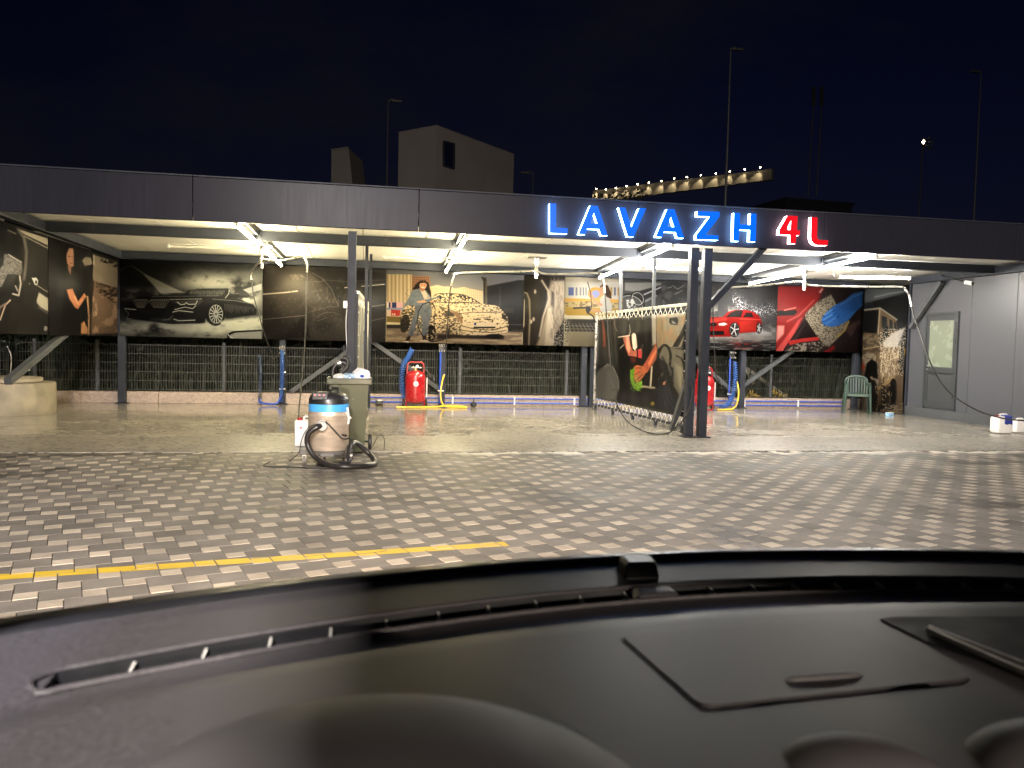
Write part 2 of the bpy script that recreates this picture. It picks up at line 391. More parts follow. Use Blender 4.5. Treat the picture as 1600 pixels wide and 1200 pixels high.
# ================================================================== CANOPY
canopy = thing('wash_canopy', 'long flat anthracite steel canopy roof on posts over the wash bays', 'canopy', (3, 14, 0))
FASC = mat('fascia_sheet', (0.016, 0.016, 0.023), 0.30, 0.0, 0.10, 3, 0.10, 40, stretch=(9, 9, 0.5), rvar=0.02, spec=0.055)
joints = [-13.0, -8.1] + [round(atY(u, 300, YF).x, 3) for u in (301, 655, 998, 1291)] + [10.3, 13.6, 17.0]
for a, b in zip(joints[:-1], joints[1:]):
    mb = MB().box(((a+b)/2, YF+0.035, (ZB+ZT)/2), (b-a-0.008, 0.07, ZT-ZB), b=0.004)
    part('fascia_panel', mb, FASC, canopy)
    part('roof_flashing', MB().box(((a+b)/2, YF+0.06, ZT+0.013), (b-a-0.004, 0.16, 0.02), b=0.003), STEEL, canopy)
CEIL = mat('ceiling_sandwich_panel', (0.87, 0.85, 0.79), 0.50, 0.0, 0.03, 1.5, 0.10, 14, stretch=(14, 0.5, 1), spec=0.25, dirt=((0.66,0.62,0.54), 3, 0.66))
def zr(y): return 3.06-0.006*(y-YF)
x = -13.0
while x < 17:
    w = 0.998
    mb = MB(); y0, y1 = YF+0.072, 17.5
    vs = []
    for (px, dz) in ((0, 0.012), (0.012, 0), (w-0.012-0.006, 0), (w-0.006, 0.012), (w-0.006, 0.08), (0, 0.08)):
        vs += [(x+px, y0, zr(y0)+dz), (x+px, y1, zr(y1)+dz)]
    mb.add(vs, [(2*i, 2*i+1, (2*i+3) % 12, (2*i+2) % 12) for i in range(6)]+[(0,2,4,6,8,10), (11,9,7,5,3,1)])
    part('ceiling_panel', mb, CEIL, canopy); x += w
# beams across, beams in depth
for y, z, hb_ in ((YF+0.16, 3.01, 0.08), (13.12, 2.955, 0.15), (16.93, 2.935, 0.15)):
    part('cross_beam', MB().box((3.2, y, z), (16.9, 0.14, hb_) if y > 12 else (29, 0.14, hb_), b=0.006), STEEL, canopy)
TUBES = [((362,345),(412,388),(440,415)), ((730,368),(712,398),(695,428)), ((1055,383),(985,412),(935,435)), ((1380,398),(1250,426),(1165,445))]
def onroof(u, v, zf=2.86, k=-0.008):
    d = ray(u, v); t = (zf-k*YF-H)/(d[2]-k*d[1]); return Vector((d*t+np.array([0,0,H])).tolist())
tl = []
for (a, mpt, b) in TUBES:
    A = onroof(*a); B = onroof(*b); tl.append((A, B))
    d = (B-A); 
    P = A+d*((YF+0.25-A.y)/d.y)+Vector((0,0,0.09)); Q = A+d*((16.84-A.y)/d.y)+Vector((0,0,0.09))
    off = Vector((0, 0, 0))
    for y0, y1 in ((YF+0.25, 13.04), (13.2, 16.84)):
        p = A+d*((y0-A.y)/d.y)+off; q = A+d*((y1-A.y)/d.y)+off; p.z = 3.005; q.z = 2.985
        part('roof_beam', MB().beam(p, q, 0.10, 0.075, bev=0.005), STEEL, canopy)
        for yy in (p, q):
            part('bolt_plate', MB().box((yy.x, yy.y+(0.02 if yy is p else -0.02), 2.96), (0.16, 0.015, 0.10)), STEEL, canopy)
for x, y0, y1 in ((XL, YF+0.25, 16.86), (XR-0.10, 9.5, 15.4)):
    part('roof_beam', MB().beam((x, y0, 2.955), (x, y1, 2.925), 0.12, 0.15, bev=0.005), STEEL, canopy)
# posts
def post(x, y, w, z1=2.85, d=None, M=STEEL, plate=0.22):
    part('post', MB().box((x, y, z1/2+0.01), (w, d or w, z1-0.02), b=0.008), M, canopy)
    part('base_plate', MB().box((x, y, 0.008), (plate, plate, 0.016), b=0.003), STEEL, canopy)
post(-0.17, 11.32, 0.115)
post(4.86, 11.32, 0.125); post(5.075, 11.32, 0.125)
post(-4.70, 16.93, 0.14)
for x in (-1.63, 1.66, 4.78, 4.98, 8.55, 11.42): post(x, 16.96, 0.125)
post(-6.2, 14.6, 0.16, 2.9)
for a, b in (((455,612),(548,546)), ((692,612),(585,536)), ((1148,612),(1235,550)), ((1145,612),(1085,560))):
    p = atY(*a, 17.02); q = atY(*b, 17.02)
    q = p+(q-p)*1.5
    part('brace', MB().beam(p, q, 0.09, 0.09, up=(0,1,0), bev=0.005), STEEL_L, canopy)
p, q = atX(12, 596, XL-0.10), atX(98, 524, XL-0.10)
part('brace', MB().beam(p, p+(q-p)*1.25, 0.10, 0.10, up=(1,0,0), bev=0.005), STEEL_L, canopy)
part('brace', MB().beam(atY(1108, 478, 11.32), atY(1196, 384, 11.32), 0.09, 0.09, up=(0,1,0), bev=0.005), STEEL, canopy)
part('brace', MB().beam((4.98, 12.25, 0.0), (4.90, 11.40, 0.98), 0.085, 0.085, up=(1,0,0), bev=0.005), STEEL_L, canopy)
part('brace', MB().beam(atX(1423, 512, XR-0.09), atX(1472, 440, XR-0.09), 0.09, 0.09, up=(1,0,0), bev=0.005), STEEL_L, canopy)

# ---------------------------------------------------------------- tube lights
WARM = glow('tube_warm', (1.0, 0.86, 0.52), TUBE); COOL = glow('tube_white', (1.0, 0.95, 0.84), TUBE)
OFF = mat('tube_off', (0.75, 0.74, 0.68), 0.25)
HOUS = mat('tube_housing', (0.55, 0.54, 0.5), 0.35)
def tube_light(A, B, M, label, group='strip lights under the canopy roof'):
    c = (A+B)/2; t = thing('tube_light', label, 'strip light', c, group); d = (B-A).normalized()
    part('tube', MB().tube([A+d*0.03, B-d*0.03], 0.019, 10), M, t, True)
    part('housing', MB().beam(A+Vector((0,0,0.036)), B+Vector((0,0,0.036)), 0.026, 0.018, bev=0.004), HOUS, t)
    for e in (A, B): part('end_cap', MB().beam(e-d*0.004, e+d*0.03*(1 if e is A else -1), 0.045, 0.05, bev=0.004), HOUS, t)
    return t
where = ['left bay by the first boom', 'second bay left of the boom', 'bay left of the double post', 'right bay by the last boom']
for (A, B), mm, s in zip(tl, (WARM, WARM, COOL, COOL), where):
    d = B-A
    for y0, y1, w in ((YF+0.12, 13.35, 'front'), (13.75, 16.55, 'rear')):
        tube_light(A+d*((y0-A.y)/d.y), A+d*((y1-A.y)/d.y), mm, 'lit strip light, %s of two in line, %s' % (w, s))
cross = [((262,385),(383,388),OFF,'unlit strip light across the left bay beside the first boom'), ((598,402),(700,405),OFF,'unlit strip light across the second bay above the woman in denim'),
         ((1010,418),(1100,421),COOL,'lit crosswise strip light behind the double post'), ((1312,433),(1423,435),COOL,'lit crosswise strip light near the door in the grey wall')]
for a, b, mm, s in cross:
    A = atZ(*a, 2.80); B = atZ(*b, 2.80); B.y = A.y = 13.8; A = atY(*a, 13.8); B = atY(*b, 13.8)
    t = tube_light(A, B, mm, s)
    hi = A if a[0] > 900 else B; sgn = -1 if a[0] > 900 else 1
    hb = hi+Vector((sgn*0.10, 0, 0))
    part('bracket', MB().tube(smooth_path([hi, hb, hb+Vector((sgn*0.02,0,0.10)), hb+Vector((sgn*0.12,-0.05,0.13)), hb+Vector((sgn*0.35,-0.3,0.14))], 4), 0.011, 7), GALV, t, True)

# ---------------------------------------------------------------- swivel booms with hoses
HOSE = mat('black_hose', (0.015, 0.015, 0.016), 0.35, 0, 0.2, 20)
def boom(pu, pv, arms, label):
    P = atZ(pu, pv, 2.66); P.y = 14.1; P = atY(pu, pv, 14.1)
    t = thing('swivel_boom', label, 'hose boom', P, 'hose booms under the canopy roof')
    part('mount_plate', MB().box(P+Vector((0,0,0.20)), (0.34, 0.22, 0.02), b=0.004), GALV, t)
    part('pivot', MB().lathe([(0.026,-0.17),(0.026,-0.12),(0.036,-0.11),(0.036,0.0),(0.028,0.01),(0.028,0.08),(0.045,0.09),(0.045,0.19)], P, 14), GALV, t, True)
    for path, hose, fit, hr in arms:
        pts = [P+Vector((0,0,-0.03))]+[atY(u, v, y) for u, v, y in path]
        part('arm', MB().tube(smooth_path(pts, 5), 0.017, 8), GALV, t, True)
        part('stay', MB().beam(P+Vector((0,0,-0.10)), P+(pts[1]-P)*0.16+Vector((0,0,-0.03)), 0.012, 0.03), GALV, t)
        hp = [pts[-1]]+[atY(u, v, y) for u, v, y in hose]
        hp = smooth_path(hp, 8)
        k = max(2, int(len(hp)*fit))
        part('hose', MB().tube(hp, hr, 7), HOSE, t, True)
        part('hose_fitting', MB().tube(hp[:k], hr*1.25, 8), GALV, t, True)
    return t
boom(409, 403, [([(400,415,14.8),(393,424,15.4),(392,433,15.5)], [(394,444,15.5),(397,465,15.5),(405,492,15.5),(413,522,15.6),(428,560,16.2)], 0.12, 0.011),
                ([(440,407,13.6),(472,401,13.0),(478,406,12.9),(480,415,12.9)], [(479,440,12.9),(478,500,12.7),(475,560,12.4),(470,610,11.8),(466,650,10.9),(465,668,10.5)], 0.12, 0.011)],
     'galvanised hose boom with two arms hanging in the left bay')
boom(838, 420, [([(820,424,14.4),(770,425,14.8),(716,427,15.2),(709,433,15.2),(706,441,15.2)], [(702,465,15.3),(700,500,15.6),(698,530,16.3),(697,560,16.6)], 0.1, 0.011),
                ([(852,428,14.0),(890,428,13.8),(934,427,13.6),(941,433,13.6),(944,442,13.6)], [(946,470,13.5),(950,520,13.3),(955,580,13.0),(962,625,12.5),(980,658,12.1),(1010,675,11.7),(1045,676,11.2),(1072,650,11.15),(1082,615,11.2),(1079,597,11.22)], 0.08, 0.012)],
     'galvanised hose boom hanging in the middle bay left of the banner')
boom(1257, 440, [([(1247,440,14.3),(1190,446,14.8),(1135,450,15.2),(1122,456,15.2),(1116,468,15.2)], [(1114,490,15.2),(1116,540,15.6),(1119,590,16.2),(1120,610,16.5)], 0.1, 0.011),
                 ([(1272,446,14.0),(1340,448,13.4),(1405,448,12.6),(1415,453,12.4),(1421,462,12.35)], [(1427,490,12.2),(1438,522,12.0),(1455,570,11.7),(1480,610,11.4),(1520,638,11.0),(1560,652,10.7),(1600,657,10.4),(1660,655,10.0)], 0.1, 0.013)],
     'galvanised hose boom in the right bay with its hose sweeping past the door')

# ================================================================== ILLUMINATED SIGN
sign = thing('illuminated_sign', 'row of glowing channel letters on the fascia, blue word then red 4L', 'sign', (5.2, YF-0.06, 3.1))
BLUE = glow('letter_blue', (0.0, 0.13, 0.90), 0.95); RED = glow('letter_red', (0.72, 0.006, 0.014), 0.95); SIDE = glow('letter_return', (0.30, 0.58, 1.0), 26.0)
SIDE2 = glow('letter_return_white', (1.0, 0.62, 0.62), 13.0)
def lp(x, y, yy): return atY(840+x/3.404, 300+y/3.404, yy)
LET = [('L', [[(65,61),(98,61),(98,190),(160,193),(158,222),(65,218)]]),
 ('A', [[(281,72),(320,74),(373,232),(339,230),(328,198),(264,195),(253,226),(218,224)], [(300,112),(319,168),(281,167)]]),
 ('V', [[(432,82),(467,83),(499,188),(541,86),(577,87),(512,238),(480,236)]]),
 ('A', [[(690,91),(728,92),(780,245),(745,244),(735,214),(672,211),(662,240),(628,238)], [(709,132),(727,186),(690,185)]]),
 ('Z', [[(850,102),(968,105),(968,130),(893,228),(962,231),(962,256),(845,252),(845,228),(917,131),(850,128)]]),
 ('H', [[(1046,111),(1077,112),(1076,172),(1133,174),(1134,114),(1164,116),(1160,265),(1129,263),(1131,203),(1074,200),(1071,262),(1041,260)]]),
 ('4', [[(1330,126),(1384,128),(1379,203),(1396,204),(1394,231),(1377,230),(1373,275),(1344,273),(1346,229),(1286,226),(1287,200)], [(1350,148),(1346,202),(1322,200)]]),
 ('L', [[(1458,133),(1489,135),(1486,236),(1490,250),(1502,255),(1545,257),(1543,284),(1490,283),(1470,275),(1459,260),(1455,240)]])]
for k, (ch, loops) in enumerate(LET):
    yf, yb = YF-0.125, YF-0.035
    red = k >= 6
    pl = [[lp(*q, yf) for q in lo] for lo in loops]
    def solid(y0, y1):
        bm = bmesh.new(); edges = []
        for lo in pl:
            vs = [bm.verts.new((q.x, y0, q.z)) for q in lo]
            edges += [bm.edges.new((vs[i], vs[(i+1) % len(vs)])) for i in range(len(vs))]
        res = bmesh.ops.triangle_fill(bm, use_beauty=True, use_dissolve=False, edges=edges)
        fs = [f for f in res['geom'] if isinstance(f, bmesh.types.BMFace)]
        ext = bmesh.ops.extrude_face_region(bm, geom=fs)
        bmesh.ops.translate(bm, verts=[q for q in ext['geom'] if isinstance(q, bmesh.types.BMVert)], vec=(0, y1-y0, 0))
        bm.verts.index_update(); mb = MB(); mb.v = [q.co.copy() for q in bm.verts]; mb.f = [tuple(q.index for q in f.verts) for f in bm.faces]; bm.free(); return mb
    o = part('letter', solid(yf+0.012, yb), SIDE2 if red else SIDE, sign, label='red glowing figure or letter with white sides' if red else 'blue glowing letter with white sides')
    part('letter_face', solid(yf, yf+0.0115), RED if red else BLUE, o)
    c = sum(pl[0], Vector())/len(pl[0])
    part('stud', MB().box((c.x, YF-0.0175, c.z-0.02), (0.03, 0.034, 0.03)), STEEL, o)

# ================================================================== RIGHT WALL BUILDING
bld = thing('utility_room', 'pale grey sandwich panel room with a half glazed door closing the right end', 'building', (XR, 13.5, 0))
PANEL = mat('grey_sandwich_panel', (0.062, 0.065, 0.077), 0.38, 0, 0.05, 2, 0.15, 22, stretch=(8, 8, 0.6), dirt=((0.46,0.38,0.26), 2.3, 0.70))
ys = [15.52] + [atX(u, 560, XR).y for u in (1514, 1585)] + [11.2, 10.0]
door_y = (atX(1446, 560, XR).y, atX(1497, 560, XR).y)
for a, b in zip(ys[:-1], ys[1:]):
    part('wall_panel', MB().box((XR+0.05, (a+b)/2, 1.56), (0.10, a-b-0.008, 2.72), b=0.004), PANEL, bld)
part('plinth', MB().box((XR+0.045, 12.76, 0.10), (0.16, 5.54, 0.20), b=0.004), STEEL_L, bld)
part('wall_panel', MB().box((XR+1.3, 15.55, 1.56), (2.4, 0.1, 2.72)), PANEL, bld)
part('corner_trim', MB().box((XR-0.005, 15.55, 1.45), (0.06, 0.05, 2.9)), STEEL, bld)
dz0, dz1 = 0.20, 2.19; dy0, dy1 = door_y[1], door_y[0]
dr = part('door', MB().box((XR-0.012, (dy0+dy1)/2, (dz0+dz1)/2), (0.02, dy0*-1+dy1-0.10, dz1-dz0-0.06), b=0.003), mat('door_grey', (0.040, 0.044, 0.048), 0.4, 0, 0.06, 4), bld)
FR = mat('door_frame', (0.034, 0.038, 0.042), 0.4, 0, 0.05, 4)
fm = MB()
for y in (dy0+0.025, dy1-0.025): fm.box((XR-0.02, y, (dz0+dz1)/2), (0.04, 0.05, dz1-dz0))
fm.box((XR-0.021, (dy0+dy1)/2, dz1-0.0), (0.042, dy1-dy0+0.001, 0.05))
part('door_frame', fm, FR, dr)
st = MB(); yc = (dy0+dy1)/2; hw = (dy1-dy0)/2-0.055
for y in (yc-hw+0.035, yc+hw-0.035): st.box((XR-0.027, y, (dz0+dz1)/2), (0.012, 0.07, dz1-dz0-0.08))
for z in (dz0+0.10, 1.02, dz1-0.09): st.box((XR-0.0265, yc, z), (0.011, 2*hw-0.141, 0.12))
part('stile', st, FR, dr)
part('glass_pane', MB().box((XR-0.024, yc, 1.55), (0.006, 2*hw-0.14, 0.98)), mat('frosted_glass', (0.16, 0.185, 0.145), 0.25, 0, 0.06, 3), dr)
part('threshold_bar', MB().box((XR-0.034, yc, 0.955), (0.01, 2*hw-0.15, 0.02)), BLACKP, dr)
part('handle', MB().box((XR-0.04, dy1-0.12, 1.06), (0.03, 0.035, 0.10), b=0.004).tube([(XR-0.07, dy1-0.12, 1.08), (XR-0.07, dy1-0.24, 1.08)], 0.011), mat('handle_metal', (0.3,0.3,0.3), 0.3, 0.8), dr)
for z in (0.5, 1.6, 1.95): part('hinge', MB().lathe([(0.012,-0.05),(0.012,0.05)], (XR-0.045, dy0+0.05, z), 10), BLACKP, dr)

camr = thing('security_camera', 'small dark security camera on a bracket under the roof beam above the door', 'camera', atX(1508, 441, XR-0.35))
P = atX(1508, 441, XR-0.35)
part('bracket', MB().tube([P+Vector((-0.02,0.02,0.02)), P+Vector((-0.32,0.25,0.14)), P+Vector((-0.33,0.26,0.20))], 0.014), BLACKP, camr)
part('camera_body', MB().tube([P, P+Vector((0.05,-0.13,-0.03))], 0.04, 14), WHITEP, camr, True)
part('lens', MB().tube([P+Vector((0.05,-0.13,-0.03)), P+Vector((0.054,-0.142,-0.033))], 0.033, 14), BLACKP, camr, True)

# ================================================================== KERB WALL AND FENCE
KERB = mat('terrazzo_kerb', (0.31, 0.245, 0.205), 0.55, 0, 0.30, 28, 0.3, 60, dirt=((0.16,0.12,0.10), 36, 0.60))
kw = thing('kerb_wall', 'low pinkish exposed aggregate kerb wall running under the fence at the back', 'kerb wall', (2, 17.15, 0))
xx = -12.0
while xx < 11.5:
    part('kerb_stone', MB().box((xx+0.99, 17.16, 0.115), (1.985, 0.28, 0.23), b=0.008), KERB, kw); xx += 1.99
fence = thing('mesh_fence', 'dark welded mesh fence on the kerb wall behind the posters', 'fence', (2, 17.17, 0.23))
fx = [-11.4, -8.9, -6.39, -5.24, -2.82, -0.4, 2.07, 4.46, 6.95, 9.4, 11.7]
FENCE = mat('fence_coating', (0.050, 0.052, 0.042), 0.45, 0.2, 0.2, 6)
for x in fx: part('fence_post', MB().box((x, 17.2, 0.74), (0.06, 0.05, 1.02), b=0.004), STEEL_L, fence)
for a, b in zip(fx[:-1], fx[1:]):
    mb = MB(); n = int((b-a)/0.05)
    for i in range(1, n): 
        x = a+(b-a)*i/n; mb.box((x, 17.165, 0.72), (0.006, 0.006, 0.94))
    for z in (0.27, 0.45, 0.63, 0.81, 0.99, 1.17): mb.box(((a+b)/2, 17.157, z), (b-a-0.03, 0.008, 0.009)); 
    part('mesh_panel', mb, FENCE, fence, kind='stuff')
# planting behind the fence
mb = MB(); mb2 = MB()
for k in range(15000):
    x = rng.uniform(-12, 12.4); y = 17.45+abs(rng.normal(0, 0.75)); hgt = rng.uniform(0.25, 1.0)*(1.0 if rng.rand() < 0.8 else 1.6)*(0.75+0.25*math.sin(x*1.7)+0.2*math.sin(x*4.1+1))
    a = rng.uniform(0, 6.28); w = rng.uniform(0.006, 0.02); lx, ly = rng.normal(0, 0.10, 2); z0 = 0.02+max(0, y-17.6)*0.25
    px, py = math.cos(a)*w, math.sin(a)*w
    t = mb2 if rng.rand() < 0.35 else mb
    t.add([(x-px,y-py,z0),(x+px,y+py,z0),(x+lx*.6+px,y+ly*.6+py,z0+hgt*.65),(x+lx*.6-px,y+ly*.6-py,z0+hgt*.65),(x+lx,y+ly-0.05*hgt,z0+hgt)], [(0,1,2,3),(3,2,4)])
setp(make('tall_grass', mb, mat('grass_green', (0.004, 0.010, 0.002), 0.6, 0, 0.4, 2.5)), 'dark green tall grass growing behind the mesh fence', 'grass', kind='stuff')
setp(make('dry_stalks', mb2, mat('grass_dry', (0.010, 0.012, 0.004), 0.7, 0, 0.4, 2.5)), 'dry yellow stalks among the grass behind the fence', 'grass', kind='stuff')
hd = MB()
for k in range(9000):
    x = rng.uniform(-12, 12.4); y = rng.uniform(18.6, 20.4); z = rng.uniform(0.4, 3.0)
    if z > 2.3+0.4*math.sin(x*1.3)+0.3*math.sin(x*3.7): continue
    n = Vector(rng.normal(0, 1, 3).tolist()).normalized(); u = n.orthogonal().normalized()*rng.uniform(0.05, 0.11); w = n.cross(u)*0.6; c = Vector((x, y, z))
    hd.add([c-u, c+w, c+u, c-w], [(0,1,2,3)])
hd.box((0, 20.8, 1.2), (26, 0.5, 2.4))
setp(make('hedge', hd, mat('hedge_leaf', (0.006, 0.014, 0.004), 0.5, 0, 0.5, 2)), 'dark evergreen hedge beyond the mesh fence', 'hedge', kind='stuff')
setp(make('bank', MB().add([(-40,17.3,0.0),(40,17.3,0.0),(40,21,0.7),(-40,21,0.7),(40,50,2.5),(-40,50,2.5)], [(0,1,2,3),(3,2,4,5)]), DIRT, (0,20,0)), kind='structure')
# ================================================================== PRINTED POSTERS (flat print computed here, no files)
def vnoise(x, y, seed):
    xi = np.floor(x).astype(np.int64); yi = np.floor(y).astype(np.int64); xf = x-xi; yf = y-yi
    def h(a, b):
        n = (a*374761393+b*668265263+seed*974634777) & 0xffffffff
        n = ((n ^ (n >> 13))*1274126177) & 0xffffffff
        return ((n ^ (n >> 16)) & 0xffff)/65535.0
    u = xf*xf*(3-2*xf); v = yf*yf*(3-2*yf)
    return (h(xi,yi)*(1-u)+h(xi+1,yi)*u)*(1-v)+(h(xi,yi+1)*(1-u)+h(xi+1,yi+1)*u)*v
def fbm(x, y, seed, o=4):
    s = 0; a = 0.5; t = 0
    for k in range(o):
        s = s+a*vnoise(x*2**k, y*2**k, seed+k*17); t += a; a *= 0.55
    return s/t
def sst(x, a, b): t = np.clip((x-a)/(b-a), 0, 1); return t*t*(3-2*t)
class Print:
    """a flat print lying on the rectangle origin + s*ex + t*ez"""
    def __init__(s, o, ex, ez, crop, res=150):
        s.o, s.ex, s.ez = Vector(o), Vector(ex), Vector(ez)
        s.w = max(16, int(s.ex.length*res)); s.h = max(16, int(s.ez.length*res))
        a, b = np.meshgrid((np.arange(s.w)+0.5)/s.w, (np.arange(s.h)+0.5)/s.h)
        W = np.array(s.o)[None,None]+a[...,None]*np.array(s.ex)+b[...,None]*np.array(s.ez)
        u, v = proj(W); s.X = (u-crop[0])*crop[2]; s.Y = (v-crop[1])*crop[2]
        s.C = np.zeros((s.h, s.w, 3)); s.px = abs(s.X[0,1]-s.X[0,0])
    def put(s, mk, col, al=1.0, sl=None):
        C = s.C if sl is None else s.C[sl]
        mk = (mk*al)[...,None]; col = np.asarray(col, float)
        C[...] = C*(1-mk)+col*mk
    def fill(s, col): s.C[...] = col
    def sd(s, pts, X, Y, closed=True):
        d = np.full(X.shape, 1e9); ins = np.zeros(X.shape, bool); n = len(pts)
        for i in range(n if closed else n-1):
            x0, y0 = pts[i]; x1, y1 = pts[(i+1) % n]; ex, ey = x1-x0, y1-y0
            t = np.clip(((X-x0)*ex+(Y-y0)*ey)/(ex*ex+ey*ey+1e-9), 0, 1)
            d = np.minimum(d, (X-x0-t*ex)**2+(Y-y0-t*ey)**2)
            if closed and y0 != y1: ins ^= ((Y < y0) != (Y < y1)) & (X < x0+(Y-y0)*ex/ey)
        d = np.sqrt(d); return np.where(ins, d, -d) if closed else -d
    def win(s, pts, pad):
        p = np.array(pts); x0, y0 = p.min(0)-pad; x1, y1 = p.max(0)+pad
        mk = (s.X >= x0) & (s.X <= x1) & (s.Y >= y0) & (s.Y <= y1)
        r = np.where(mk.any(1))[0]; c = np.where(mk.any(0))[0]
        if len(r) == 0 or len(c) == 0: return None
        return (slice(r[0], r[-1]+1), slice(c[0], c[-1]+1))
    def poly(s, pts, col, soft=None, al=1.0, tex=None):
        soft = soft or s.px*1.2; sl = s.win(pts, soft*2)
        if sl is None: return
        X, Y = s.X[sl], s.Y[sl]; mk = np.clip(0.5+s.sd(pts, X, Y)/soft, 0, 1)
        if tex is not None: mk = mk*tex(X, Y)
        s.put(mk, col, al, sl)
    def line(s, pts, w, col, soft=None, al=1.0):
        soft = soft or s.px*1.2; sl = s.win(pts, w+soft*2)
        if sl is None: return
        X, Y = s.X[sl], s.Y[sl]; s.put(np.clip(0.5+(w/2+s.sd(pts, X, Y, False))/soft, 0, 1), col, al, sl)
    def ell(s, cx, cy, rx, ry, col, rot=0.0, soft=None, al=1.0, tex=None):
        soft = soft or s.px*1.2; R_ = max(rx, ry)+soft*2; sl = s.win([(cx-R_, cy-R_), (cx+R_, cy+R_)], 0)
        if sl is None: return
        X, Y = s.X[sl]-cx, s.Y[sl]-cy; c, q = math.cos(rot), math.sin(rot)
        x, y = X*c+Y*q, -X*q+Y*c; rr = np.sqrt((x/rx)**2+(y/ry)**2)
        mk = np.clip(0.5+(1-rr)*min(rx, ry)/soft, 0, 1)
        if tex is not None: mk = mk*tex(X+cx, Y+cy)
        s.put(mk, col, al, sl)
    def ring(s, cx, cy, rx, ry, w, col, rot=0.0, al=1.0):
        pts = []
        for k in range(25):
            a = 2*math.pi*k/24; x, y = rx*math.cos(a), ry*math.sin(a)
            pts.append((cx+x*math.cos(rot)-y*math.sin(rot), cy+x*math.sin(rot)+y*math.cos(rot)))
        s.line(pts, w, col, al=al)
    def shade(s, f, col, al=1.0): s.put(np.clip(f(s.X, s.Y), 0, 1), col, al)
    def material(s, name, gain, rough=0.52):
        img = bpy.data.images.new(name, s.w, s.h); a = np.ones((s.h, s.w, 4), np.float32); C_ = np.clip(s.C, 0, 1); C_ = C_*0.80+C_.mean(2, keepdims=True)*0.20; a[...,:3] = C_**1.12
        img.pixels.foreach_set(a.ravel()); img.update(); img.pack()
        M = bpy.data.materials.new(name); M.use_nodes = True; nt = M.node_tree; N = nt.nodes; L = nt.links; b = N['Principled BSDF']
        t = N.new('ShaderNodeTexImage'); t.image = img; t.extension = 'EXTEND'
        uv = N.new('ShaderNodeUVMap'); L.new(uv.outputs[0], t.inputs[0])
        g = N.new('ShaderNodeMix'); g.data_type = 'RGBA'; g.blend_type = 'MULTIPLY'; g.inputs[0].default_value = 1
        L.new(t.outputs[0], g.inputs[6]); g.inputs[7].default_value = (*gain, 1); L.new(g.outputs[2], b.inputs['Base Color'])
        b.inputs['Roughness'].default_value = rough; b.inputs['Specular IOR Level'].default_value = 0.10
        n = N.new('ShaderNodeTexNoise'); n.inputs['Scale'].default_value = 3.0; ge = N.new('ShaderNodeNewGeometry'); L.new(ge.outputs['Position'], n.inputs['Vector'])
        bp = N.new('ShaderNodeBump'); bp.inputs['Strength'].default_value = 0.25; bp.inputs['Distance'].default_value = 0.02
        L.new(n.outputs[0], bp.inputs['Height']); L.new(bp.outputs[0], b.inputs['Normal'])
        return M
    def board(s, name, M, label, cat, thick=0.012, wavy=None, group=None):
        """a thin board whose front carries the print"""
        nx, nz = (1, 1) if wavy is None else (40, 24)
        nrm = s.ex.cross(s.ez).normalized()
        bm = bmesh.new(); uvl = bm.loops.layers.uv.new('UVMap'); grid = []
        for j in range(nz+1):
            row = []
            for i in range(nx+1):
                a, b = i/nx, j/nz; p = s.o+s.ex*a+s.ez*b
                if wavy: p = p+nrm*wavy(a, b)
                row.append(bm.verts.new(p))
            grid.append(row)
        for j in range(nz):
            for i in range(nx):
                f = bm.faces.new((grid[j][i], grid[j][i+1], grid[j+1][i+1], grid[j+1][i])); f.smooth = True
                for lo, (a, b) in zip(f.loops, ((i,j),(i+1,j),(i+1,j+1),(i,j+1))): lo[uvl].uv = (a/nx, b/nz)
        c = s.o+s.ex*0.5
        for q in bm.verts: q.co -= c
        me = bpy.data.meshes.new(name); bm.to_mesh(me); bm.free(); me.materials.append(M)
        o = bpy.data.objects.new(name, me); COL.objects.link(o); o.location = c
        sm = o.modifiers.new('thickness', 'SOLIDIFY'); sm.thickness = thick; sm.offset = -1
        return setp(o, label, cat, group) if label else o
YP = 16.83
def back(u0, u1, crop, z0=1.34, z1=2.84, y=YP):
    xa, xb = atY(u0, 480, y).x, atY(u1, 480, y).x
    return Print((xa+0.002, y, z0), (xb-xa-0.004, 0, 0), (0, 0, z1-z0), crop)
GRP = 'printed advertising posters round the wash bays'
G_W = (1.0, 1.02, 1.3); G_N = (0.62, 0.62, 0.66)      # print tint against the lamps

# --- black car in smoke
p = back(187, 410, (170, 390, 6.4)); p.fill((0.10,0.10,0.09))
X, Y = p.X, p.Y
p.shade(lambda X, Y: sst(fbm(X/300, Y/200, 3), 0.35, 0.75)*sst(Y, 130, 260)*sst(X, 600, 900)*0.8, (0.30,0.30,0.25))
p.poly([(240,165),(345,235),(640,380),(760,430),(520,440),(340,240)], (0.46,0.46,0.38), 12)
p.poly([(1340,400),(1530,340),(1530,400),(1400,440)], (0.52,0.52,0.46), 10)
p.line([(110,215),(170,165),(240,165),(345,235)], 5, (0.35,0.35,0.30), 6)
sm = lambda X, Y: sst(fbm(X/130, Y/90, 5), 0.30, 0.62)
p.shade(lambda X, Y: sm(X,Y)*np.exp(-((X-1000)/330)**2-((Y-330)/95)**2)*1.1, (0.62,0.61,0.50))
p.shade(lambda X, Y: sm(X,Y)*np.exp(-((X-1350)/170)**2-((Y-470)/120)**2)*1.3, (0.66,0.65,0.53))
p.shade(lambda X, Y: sm(X,Y)*np.exp(-((X-330)/260)**2-((Y-450)/45)**2)*1.2, (0.50,0.49,0.42))
p.shade(lambda X, Y: sst(fbm(X/150, Y/70, 9), 0.08, 0.55)*sst(Y, 640, 780)*(1-0.55*sst(Y, 790, 890)), (0.58,0.58,0.46))
